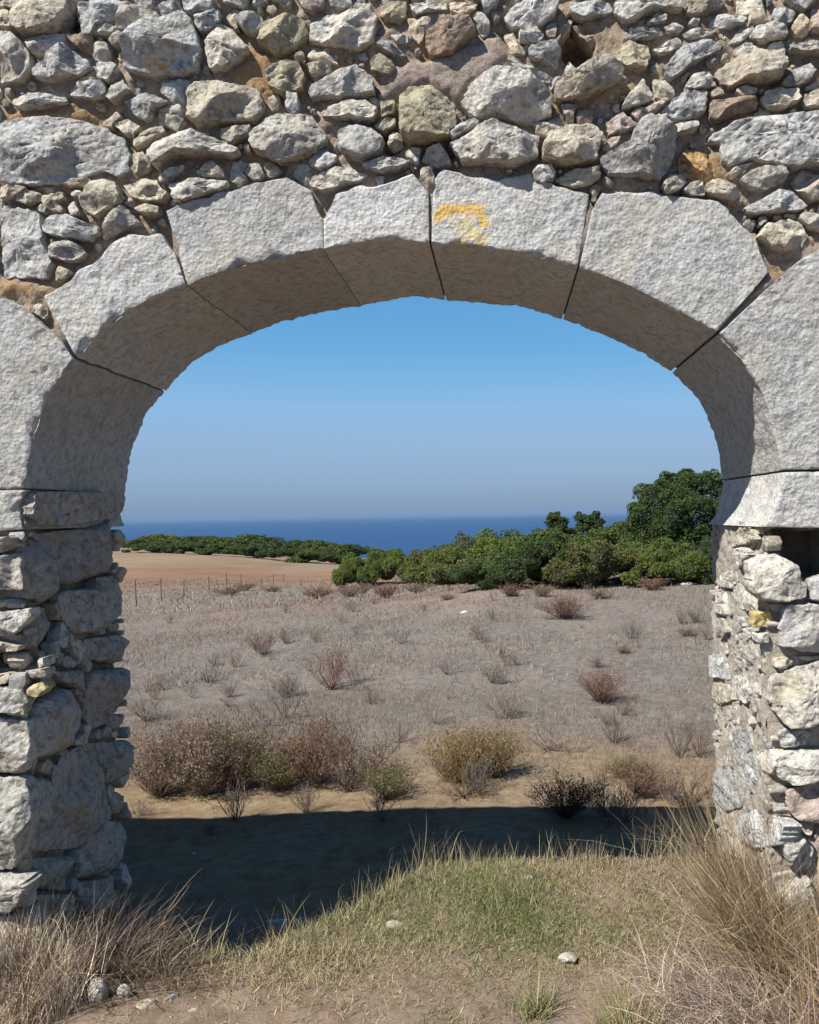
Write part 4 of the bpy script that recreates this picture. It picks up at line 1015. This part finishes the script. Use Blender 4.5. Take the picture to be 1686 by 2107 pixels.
shrub(520, 1500, 160, 60, 'twig', 'grey', 'sparse grey twigs behind the second row at left', 2)
shrub(940, 1612, 130, 120, 'tuft', 'gold', 'golden bushy tuft right of centre', 0)
shrub(1015, 1600, 130, 115, 'tuft', 'gold', 'second golden tuft with darker stems', 1)
shrub(960, 1640, 120, 60, 'loose', 'green', 'low dark green stems at the foot of the golden tufts', 0)
shrub(1165, 1682, 130, 92, 'dense', 'dark', 'shrub coloured near black for the shadow edge it stands in', 0)
shrub(1330, 1640, 100, 75, 'dense', 'red', 'reddish low shrub left of the right jamb', 1)
shrub(1415, 1660, 120, 110, 'loose', 'brown', 'dark brown shrub beside the right jamb', 0)
shrub(1290, 1600, 90, 45, 'tuft', 'green', 'pale green low tuft left of the right jamb', 2)
shrub(1242, 1448, 100, 78, 'dense', 'red', 'reddish fan shaped shrub alone in the right of the field', 0)
shrub(1045, 1480, 90, 68, 'loose', 'brown', 'thin brown shrub above the golden tufts', 1)
shrub(685, 1420, 110, 105, 'loose', 'red', 'tall reddish shrub in the left of the field', 0)
shrub(730, 1405, 70, 60, 'twig', 'grey', 'grey twigs beside the tall reddish shrub', 1)
shrub(1160, 1274, 105, 52, 'dense', 'red', 'round reddish cushion shrub below the green thicket', 3)
shrub(1300, 1316, 60, 44, 'twig', 'grey', 'small dark twiggy plant right of the cushion shrub', 2)
shrub(828, 1326, 60, 42, 'twig', 'grey', 'small twiggy plant in mid field', 3)
shrub(545, 1348, 80, 50, 'loose', 'red', 'small reddish plant in the left of the field', 1)
shrub(735, 1306, 40, 26, 'twig', 'grey', 'tiny twiggy plant left of mid field', 0)
shrub(1283, 1345, 34, 20, 'dense', 'brown', 'tiny brown cushion below the dark twiggy plant', 1)
shrub(1130, 1545, 120, 70, 'twig', 'grey', 'grey twigs between golden tuft and right jamb', 1)
shrub(1265, 1530, 90, 85, 'twig', 'grey', 'grey twigs below the fan shaped shrub', 2)
shrub(1400, 1560, 90, 110, 'twig', 'grey', 'tall grey twigs near the right jamb', 3)
shrub(1440, 1560, 70, 90, 'twig', 'brown', 'brown twigs touching the right jamb outline', 0)
shrub(590, 1480, 100, 85, 'twig', 'grey', 'grey twigs in the left middle field', 2)
shrub(430, 1405, 100, 45, 'twig', 'grey', 'low grey twigs at the left of the field', 1)
shrub(340, 1420, 60, 40, 'twig', 'grey', 'low grey twigs closest to the left jamb', 3)
shrub(900, 1490, 70, 50, 'twig', 'grey', 'small grey twigs in centre field', 0)
shrub(1040, 1370, 40, 24, 'twig', 'brown', 'tiny brown twigs in centre field', 2)
shrub(820, 1530, 80, 60, 'twig', 'grey', 'grey twigs left of the golden tufts', 1)
for k, (u, v, w_, h_) in enumerate([(655, 1232, 70, 26), (722, 1228, 60, 26), (745, 1222, 40, 26), (795, 1232, 60, 34), (858, 1220, 60, 24), (930, 1205, 60, 24), (1052, 1228, 50, 30), (1115, 1228, 50, 30), (470, 1225, 70, 20),
        (1230, 1200, 70, 30), (1370, 1190, 60, 40), (1440, 1180, 60, 50), (1180, 1202, 60, 24), (1010, 1200, 50, 22), (1240, 1232, 60, 24), (1340, 1215, 60, 30), (560, 1218, 50, 14), (920, 1235, 40, 14), (1420, 1310, 50, 18), (505, 1215, 50, 18)]):
    shrub(u, v, w_, h_, 'far', 'brown' if k % 3 else 'red', 'low brown shrub in the scattered line across the back of the field', k % 4, 'low brown shrubs at the back of the field')

rt = np.random.default_rng(31)
WL = 'wispy dry weed among many scattered over the grey field'
for k in range(95):
    D_ = math.exp(rt.uniform(math.log(5.3), math.log(22))); u_ = rt.uniform(265, 1470); P_ = at(u_, D_)
    if fbm(P_[None], .5, 2, 55)[0] < -.12: continue
    hh = rt.uniform(.10, .32); px_ = hh / D_ * F
    shrub(u_, 0, px_ * rt.uniform(.9, 1.6), px_, 'twig' if k % 3 else 'loose', ('grey', 'brown', 'red')[k % 3 if k % 2 else 0], WL, k % 4, 'wispy dry weeds scattered over the field', pos=P_, cat='weed')
# evergreen bushes and trees ------------------------------------------------------
def crown_geo(sd, lobes, nleaf, ls):
    r_ = np.random.default_rng(sd); P = []; N = []
    sub = []
    for (x, y, z, r) in lobes:      # each lobe carries smaller tufts of foliage
        sub.append((x, y, z, r * .86))
        for i in range(14):
            d = r_.normal(0, 1, 3); d[2] = abs(d[2]) * .9 - .15; d /= np.linalg.norm(d); rr = r * r_.uniform(.16, .46); sub.append((x + d[0] * r * .82, y + d[1] * r * .82, max(rr * .5, z + d[2] * r * .78), rr))
    L = np.array(sub); A = L[:, 3] ** 2; cnt = (nleaf * A / A.sum()).astype(int)
    for (x, y, z, r), n in zip(L, cnt):
        d = r_.normal(0, 1, (n, 3)); d /= np.linalg.norm(d, axis=1)[:, None]; d[:, 2] = np.where(d[:, 2] < -.5, -d[:, 2], d[:, 2])
        rr = r * (1 + .22 * fbm(d * 2 + x * 3 + y, 1.5, 3, sd)) * r_.uniform(.72, 1.06, n); P.append(np.array([x, y, z]) + d * rr[:, None] * np.array([1, 1, .85])); N.append(d)
    P = np.vstack(P); N = np.vstack(N); k = P[:, 2] > -.02; P = P[k]; N = N[k]; n = len(P)
    a = r_.normal(0, 1, (n, 3)); nn = N * .7 + a * .6; nn /= np.linalg.norm(nn, axis=1)[:, None]
    t = np.cross(nn, r_.normal(0, 1, (n, 3))); t /= np.linalg.norm(t, axis=1)[:, None]; b_ = np.cross(nn, t); s = ls * r_.uniform(.5, 1.3, n)[:, None]
    V = np.stack([P - t * s, P + b_ * s * .55, P + t * s, P - b_ * s * .55], 1).reshape(-1, 3)
    b = Batch(); b.add(V, [], np.arange(n)[:, None] * 4 + np.arange(4))
    return b
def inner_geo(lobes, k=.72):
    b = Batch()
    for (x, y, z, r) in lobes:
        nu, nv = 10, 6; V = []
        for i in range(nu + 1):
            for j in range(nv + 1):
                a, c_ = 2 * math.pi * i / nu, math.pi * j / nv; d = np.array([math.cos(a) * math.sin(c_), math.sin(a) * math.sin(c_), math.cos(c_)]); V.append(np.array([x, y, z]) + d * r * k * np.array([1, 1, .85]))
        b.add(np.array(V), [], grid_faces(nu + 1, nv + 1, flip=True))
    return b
def lobes_bush(sd, n=13, wx=1.0, h=1.0):
    r_ = np.random.default_rng(sd); out = []
    for i in range(n):
        x = r_.uniform(-.85, .85) * wx; y = r_.uniform(-.5, .5) * wx; r = r_.uniform(.22, .36); z = max(.10, (h - r * .85) * (1 - .75 * (x / wx) ** 2 - .3 * y * y) * r_.uniform(.35, 1)); out.append((x, y, z, r))
    return out
GM = {
 'bright': veg_mat('foliage_bright', [(0.094, 0.141, 0.030), (0.137, 0.178, 0.037), (0.071, 0.109, 0.026), (0.166, 0.187, 0.055)], .25),
 'mid': veg_mat('foliage_mid', [(0.066, 0.104, 0.028), (0.094, 0.132, 0.037), (0.052, 0.082, 0.025), (0.118, 0.141, 0.046)], .2),
 'deep': veg_mat('foliage_deep', [(0.047, 0.077, 0.026), (0.066, 0.100, 0.033), (0.040, 0.064, 0.022), (0.080, 0.114, 0.042)], .2),
 'olive': veg_mat('foliage_olive', [(0.109, 0.119, 0.042), (0.147, 0.132, 0.050), (0.080, 0.095, 0.033), (0.118, 0.141, 0.046)], .2),
 'greyg': veg_mat('foliage_greygreen', [(0.090, 0.104, 0.055), (0.118, 0.123, 0.074), (0.071, 0.086, 0.042)], .2),
}
INN = veg_mat('crown_filler_dark', [(.03, .035, .018), (.04, .04, .02)], 0)  # solid dark blobs added inside the crowns to stop see-through
BARK, n_, l_ = new_mat('bark'); n_['Principled BSDF'].inputs['Roughness'].default_value = .95
gg = n_.new('ShaderNodeNewGeometry'); bn = nz(n_, l_, gg.outputs['Position'], 12, 5, .7, 1.0); l_.new(ramp(n_, l_, bn, [(.3, (.10, .08, .06)), (.7, (.24, .20, .16))]), n_['Principled BSDF'].inputs['Base Color']); l_.new(bump(n_, l_, bn, 1, .03), n_['Principled BSDF'].inputs['Normal'])
BSH = {}

def bush(u, D, wpx, top, kind, label, var=0, group='evergreen shrubs of the thicket', leaf=None, name='evergreen_shrub'):
    P = at(u, D); hor = 1059 - (u - CX) * math.tan(ROLL); H = 1.6 + (hor - top) / F * D - P[2]; Wd = wpx / F * D
    leaf = leaf or (20000, .023)
    key = (var, leaf)
    if key not in BSH:
        L = lobes_bush(2000 + var * 13); BSH[key] = (crown_geo(2100 + var, L, *leaf), inner_geo(L), {})
    cg, ig, cache = BSH[key]
    if kind not in cache: cache[kind] = (cg.mesh('crown', GM[kind], smooth=False), ig.mesh('crown_filler', INN))
    e = empty(name, (P - np.array([0, 0, .05 * H])).tolist(), random.choice((0, 3.14)) + random.uniform(-.3, .3)); e.scale = (Wd / 1.35, Wd / 1.35 * .8, H / 1.02)
    tag(e, label, 'shrub', group); link('crown', cache[kind][0], e); tag(link('crown_filler', cache[kind][1], e), kind='stuff'); return e
for k, (u, D, w_, top, kd, lb) in enumerate([
    (1090, 21, 200, 1120, 'bright', 'low bright green shrub filling between the front bushes of the thicket'),
    (1240, 20.5, 210, 1115, 'bright', 'low yellowish green shrub filling the middle front of the thicket'),
    (1345, 21, 200, 1105, 'mid', 'low green shrub below the big tree in the second row'),
    (1010, 23, 170, 1128, 'olive', 'low olive shrub at the left end of the second row'),
    (1180, 28, 260, 1082, 'olive', 'broad olive green shrub rising behind the front rows'),
    (990, 19.5, 100, 1140, 'deep', 'small green shrub at the left tip of the right hand thicket'),
    (1050, 20, 130, 1108, 'mid', 'rounded green shrub in front of the tan track'),
    (1120, 19.5, 130, 1098, 'deep', 'dark green shrub behind the reddish cushion shrub'),
    (1200, 19, 140, 1100, 'olive', 'yellowish olive shrub in the front of the thicket'),
    (1285, 19.5, 150, 1105, 'olive', 'olive shrub left below the big tree'),
    (1370, 19, 130, 1100, 'bright', 'bright green low shrub under the big tree'),
    (1450, 19, 110, 1090, 'deep', 'dark shrub between the big tree and the right jamb'),
    (1240, 23, 170, 1070, 'mid', 'mid green shrub behind the olive shrubs'),
    (1140, 24, 170, 1078, 'mid', 'broad green shrub below the two dark treetops'),
    (1040, 25, 150, 1092, 'bright', 'bright green shrub left of the two dark treetops'),
    (965, 32, 90, 1078, 'greyg', 'grey green dome shrub standing above the left slope'),
    (1000, 38, 130, 1082, 'bright', 'light green shrub at the crest above the sea'),
    (1080, 40, 150, 1076, 'mid', 'low green shrub on the crest against the sea'),
    (920, 36, 110, 1104, 'mid', 'green shrub on the slope left of the grey dome'),
    (940, 28, 120, 1118, 'bright', 'yellow green shrub above the tan track'),
    (870, 34, 100, 1118, 'olive', 'olive shrub beside the pale bare branch'),
    (1310, 26, 150, 1045, 'mid', 'tall green shrub at the left foot of the big tree'),
    (1160, 32, 200, 1078, 'bright', 'light green shrub on the skyline behind the dark treetops'),
    (700 + 60, 44, 90, 1118, 'bright', 'bright green shrub in the dip at the end of the far hedge'),
    (810, 46, 110, 1116, 'bright', 'bright green shrub in front of the dip to the sea'),
    (735, 42, 60, 1140, 'bright', 'small bright shrub at the edge of the tan field')]):
    bush(u, D, w_, top, kd, lb, k % 6)
for k, (u, D, w_, top, kd, lb) in enumerate([(1540, 20, 150, 1085, 'mid', 'green shrub hidden behind the right pier'), (1640, 21, 170, 1075, 'deep', 'dark shrub farther behind the right pier'), (1760, 22, 180, 1070, 'olive', 'olive shrub beyond the right pier'), (1900, 22, 190, 1075, 'mid', 'green shrub far to the right of the arch'), (2060, 23, 190, 1070, 'bright', 'bright shrub farthest to the right of the arch')]):
    bush(u, D, w_, top, kd, lb, k % 6)
HL = 'rounded evergreen shrub in the long hedge beyond the tan field'
for k, (u, D, w_, top) in enumerate([(285, 108, 70, 1104), (330, 112, 80, 1096), (385, 112, 80, 1099), (440, 108, 80, 1098), (500, 106, 90, 1096), (560, 104, 80, 1100), (610, 104, 80, 1103), (660, 102, 80, 1108), (705, 104, 80, 1114), (740, 110, 70, 1120),
      (300, 96, 60, 1112), (355, 96, 70, 1110), (410, 96, 60, 1114), (465, 96, 70, 1112), (530, 94, 70, 1114), (590, 92, 70, 1120), (640, 90, 70, 1126), (690, 90, 60, 1132), (520, 120, 90, 1092), (420, 122, 100, 1100), (620, 120, 100, 1106), (240, 112, 60, 1110)]):
    bush(u, D, w_, top, ['mid', 'bright', 'deep'][k % 3] if k < 4 else ['deep', 'mid', 'deep'][k % 3], HL, k % 6, 'evergreen shrubs of the far hedge', leaf=(7000, .036))
def tree(u, D, lobes_px, base_v, kind, label, sd, nleaf=16000, ls=.05):
    P = at(u, D); hor = 1059 - (u - CX) * math.tan(ROLL); z0 = P[2]
    L = []
    for (lu, lv, lr, dy) in lobes_px:
        L.append(((lu - u) / F * D, dy, 1.6 + (1059 - (lu - CX) * math.tan(ROLL) - lv) / F * D - z0, lr / F * D))
    e = empty('broadleaf_tree', P.tolist()); tag(e, label, 'tree', 'trees of the thicket')
    link('crown', crown_geo(sd, L, nleaf, ls).mesh('crown', GM[kind], smooth=False), e)
    b = Batch(); H = max(q[2] for q in L)
    def limb(p0, p1, r0, r1, n=5, k=7):
        th = np.linspace(0, 2 * math.pi, k, endpoint=False); V = []
        for i in range(n):
            t = i / (n - 1); c_ = p0 * (1 - t) + p1 * t + np.array([math.sin(t * 4 + sd) * .05, math.cos(t * 5) * .05, 0]) * (r0 > .03); r = r0 + (r1 - r0) * t
            V.append(c_ + np.stack([np.cos(th) * r, np.sin(th) * r, np.zeros(k)], 1))
        q = [[i * k + j, i * k + (j + 1) % k, (i + 1) * k + (j + 1) % k, (i + 1) * k + j] for i in range(n - 1) for j in range(k)]; b.add(np.vstack(V), [], q)
    fork = np.array([0, 0, H * .3]); limb(np.array([0, 0, -.1]), fork, .13, .09)
    for q in L: limb(fork, np.array(q[:3]), .06, .015)
    link('trunk', b.mesh('trunk', BARK), e)
tree(1395, 23, [(1350, 1030, 42, 0), (1400, 1010, 44, .2), (1440, 1005, 40, 0), (1480, 1020, 42, .3), (1330, 1060, 38, -.2), (1385, 1055, 50, -.4), (1440, 1060, 50, -.3), (1490, 1075, 45, 0), (1360, 1095, 40, -.3), (1420, 1110, 45, -.4), (1480, 1120, 45, -.2), (1315, 1085, 30, 0), (1372, 998, 26, 0), (1415, 988, 24, 0), (1465, 990, 24, 0), (1310, 1052, 20, 0)],
     1170, 'deep', 'big dark green broadleaf tree rising beside the right jamb', 61, 75000, .030)
tree(1150, 27, [(1142, 1066, 15, 0), (1136, 1078, 14, 0), (1152, 1080, 17, 0), (1145, 1097, 20, 0), (1165, 1097, 18, .1)], 1130, 'deep', 'small dark tree with a ragged top against the sea', 62, 9000, .032)
tree(1205, 27, [(1195, 1068, 14, 0), (1210, 1075, 15, 0), (1200, 1088, 20, 0), (1225, 1062, 11, 0), (1232, 1075, 13, 0), (1222, 1092, 18, 0)], 1130, 'deep', 'second small dark tree with a forked top beside the first', 63, 10000, .032)

# wire fence ----------------------------------------------------------------------
WD, n_, l_ = new_mat('weathered_wood'); n_['Principled BSDF'].inputs['Base Color'].default_value = (.14, .10, .075, 1); n_['Principled BSDF'].inputs['Roughness'].default_value = .9
fence = empty('wire_fence', at(278, 29).tolist()); tag(fence, 'thin wooden post and wire fence crossing the field on the left', 'fence')
fp = []
for (u, vt, vb) in [(278, 1189, 1250), (330, 1184, 1235), (375, 1181, 1222), (428, 1172, 1216), (465, 1160, 1210), (495, 1175, 1214), (537, 1193, 1211), (560, 1187, 1212), (582, 1186, 1204)]:
    D = 1.05 * F / (vb - vt) if u < 500 else 45; D = {278: 29, 330: 32, 375: 35, 428: 37, 465: 38, 495: 41, 537: 46, 560: 47, 582: 50}[u]
    P = at(u, D); h = (vb - vt) / F * D * .9 ; b = Batch(); r = .03; th = np.linspace(0, 2 * math.pi, 7, endpoint=False); ln = random.uniform(-.04, .04)
    V = np.vstack([np.stack([np.cos(th) * r * (1 - t * .3) + ln * t, np.sin(th) * r * (1 - t * .3), np.full(7, -.15 + (h + .15) * t)], 1) for t in (0, .5, 1)])
    q = [[i * 7 + j, i * 7 + (j + 1) % 7, (i + 1) * 7 + (j + 1) % 7, (i + 1) * 7 + j] for i in range(2) for j in range(7)]; b.add(V, [], q)
    me = b.mesh('post', WD); bmc = [14 + i for i in range(7)]
    o = link('post', me, fence, (P - np.array(fence.location)).tolist()); fp.append((P, h))
for f_ in (.45, .85):
    b = Batch(); 
    for (P, h), (Q, g) in zip(fp[:-1], fp[1:]):
        a = P - np.array(fence.location) + [0, 0, h * f_]; c_ = Q - np.array(fence.location) + [0, 0, g * f_]; r = .004
        o3 = np.array([[0, 0, r], [0, r, -r], [0, -r, -r]]); b.add(np.vstack([a + o3, c_ + o3]), [], [[0, 1, 4, 3], [1, 2, 5, 4], [2, 0, 3, 5]])
    link('wire', b.mesh('wire', WD), fence)

# loose stones ----------------------------------------------------------------------
def loose(u, v, wpx, hpx, kind, label, sd, depth=1.0, sink=.25, rz=0.0):
    P = hit(u, v); D = P[1] + 2.9; Wd = wpx / F * D; H = hpx / F * D * 1.15
    r_ = np.random.default_rng(sd); nu, nv = 40, 24; a, c_ = np.meshgrid(np.linspace(0, 2 * math.pi, nu), np.linspace(0, math.pi, nv), indexing='ij')
    d = np.stack([(np.cos(a) * np.sin(c_)).ravel(), (np.sin(a) * np.sin(c_)).ravel(), np.cos(c_).ravel()], 1); rad = np.ones(len(d))
    for k in range(9):
        n_ = r_.normal(0, 1, 3); n_ /= np.linalg.norm(n_); o_ = r_.uniform(.6, .95); dt = d @ n_; rad = np.where(dt * rad > o_, o_ / np.maximum(dt, 1e-3), rad)
    rad = rad + .06 * fbm(d + sd, 3, 3, 1) + .02 * fbm(d + sd, 12, 2, 2)
    V = d * rad[:, None] * np.array([Wd * .55, Wd * .4 * depth, H * .62]) ; V[:, 2] += H * (.5 - sink)
    me = mesh_from('loose_stone', V, [grid_faces(nu, nv, flip=True)], MS[kind], sharp=35)
    o = link('loose_stone', me, None, P.tolist()); o.rotation_euler = (0, 0, rz); tag(o, label, 'stone', 'loose stones on the ground'); return o
loose(568, 1918, 50, 28, 'pale', 'rounded white stone on the shadow edge left of the grass', 1)
loose(618, 1905, 34, 16, 'tan', 'small flat stone right of the rounded white stone', 2)
loose(812, 1910, 34, 16, 'tan', 'pinkish flat stone in the green grass', 3)
loose(714, 1892, 14, 8, 'pale', 'tiny pale stone in the grass left of the pinkish stone', 4)
loose(1168, 1980, 40, 18, 'pale', 'thin pale stone in the lower right grass', 5)
loose(1090, 1812, 16, 12, 'pale', 'small white stone near the top of the grass', 6)
loose(200, 2060, 40, 50, 'pale', 'pale rock half hidden in the grass at the foot of the left pier', 7, 1.0, .3)
loose(255, 2050, 26, 24, 'pale', 'little pale stone beside the pointed rock', 8)
loose(300, 2072, 40, 14, 'tan', 'flat half buried pale stone at the lower left', 9, 1.0, .3, .5)
loose(352, 2058, 34, 12, 'pale', 'jagged pale stone right of the half buried one', 15, .8, .3, 1.2)
loose(395, 2084, 22, 9, 'tan', 'small tan stone at the bottom edge left of centre', 16, .9, .3, .3)
loose(398, 1760, 14, 6, 'pale', 'tiny white stone lying in the dark shade', 10)
loose(955, 1262, 16, 6, 'pale', 'white stone lying in the middle of the field', 11)
loose(1415, 1205, 34, 8, 'pale', 'long white stone at the right of the field', 12)
# gravel
peb = Batch(); r_ = np.random.default_rng(77); N = 2600
x = r_.uniform(-1.9, 1.7, N); y = r_.uniform(-.75, .9, N); k = ~inside_pier(x, y); x, y = x[k], y[k]; z = ground(x, y)
oct_ = np.array([[1, 0, 0], [0, 1, 0], [-1, 0, 0], [0, -1, 0], [0, 0, .8], [0, 0, -.8]], float); f8 = np.array([[0, 1, 4], [1, 2, 4], [2, 3, 4], [3, 0, 4], [1, 0, 5], [2, 1, 5], [3, 2, 5], [0, 3, 5]])
for a, b_, c_ in zip(x, y, z):
    s = .0015 + .006 * r_.uniform() ** 4; V = oct_ * s * r_.uniform(.6, 1.4, (6, 3)); th = r_.uniform(0, 6.28); V = np.stack([V[:, 0] * math.cos(th) - V[:, 1] * math.sin(th), V[:, 0] * math.sin(th) + V[:, 1] * math.cos(th), V[:, 2]], 1)
    peb.add(V + [a, b_, c_], f8, [], np.array([.52, .44, .35]) * r_.uniform(.6, 1.25))
tag(link('gravel', peb.mesh('gravel', MA, smooth=False)), 'fine pebbles strewn over the worn soil', 'gravel', kind='stuff')

# ------------------------------------------------------------------ sea air
hz, n, l = new_mat('sea_haze'); n.remove(n['Principled BSDF']); pv = n.new('ShaderNodeVolumePrincipled'); pv.inputs['Color'].default_value = (.25, .40, .60, 1); pv.inputs['Density'].default_value = 5e-5
pv.inputs['Anisotropy'].default_value = 0.0; l.new(pv.outputs[0], n['Material Output'].inputs['Volume'])
b = Batch(); box(b, -64000, 64000, -64000, 64000, -71.0, 7.0, (1, 1, 1)); o = link('haze', b.mesh('haze', hz, smooth=False)); tag(o, 'thin pale sea haze over the whole place', 'haze', kind='stuff'); o.display_type = 'WIRE'
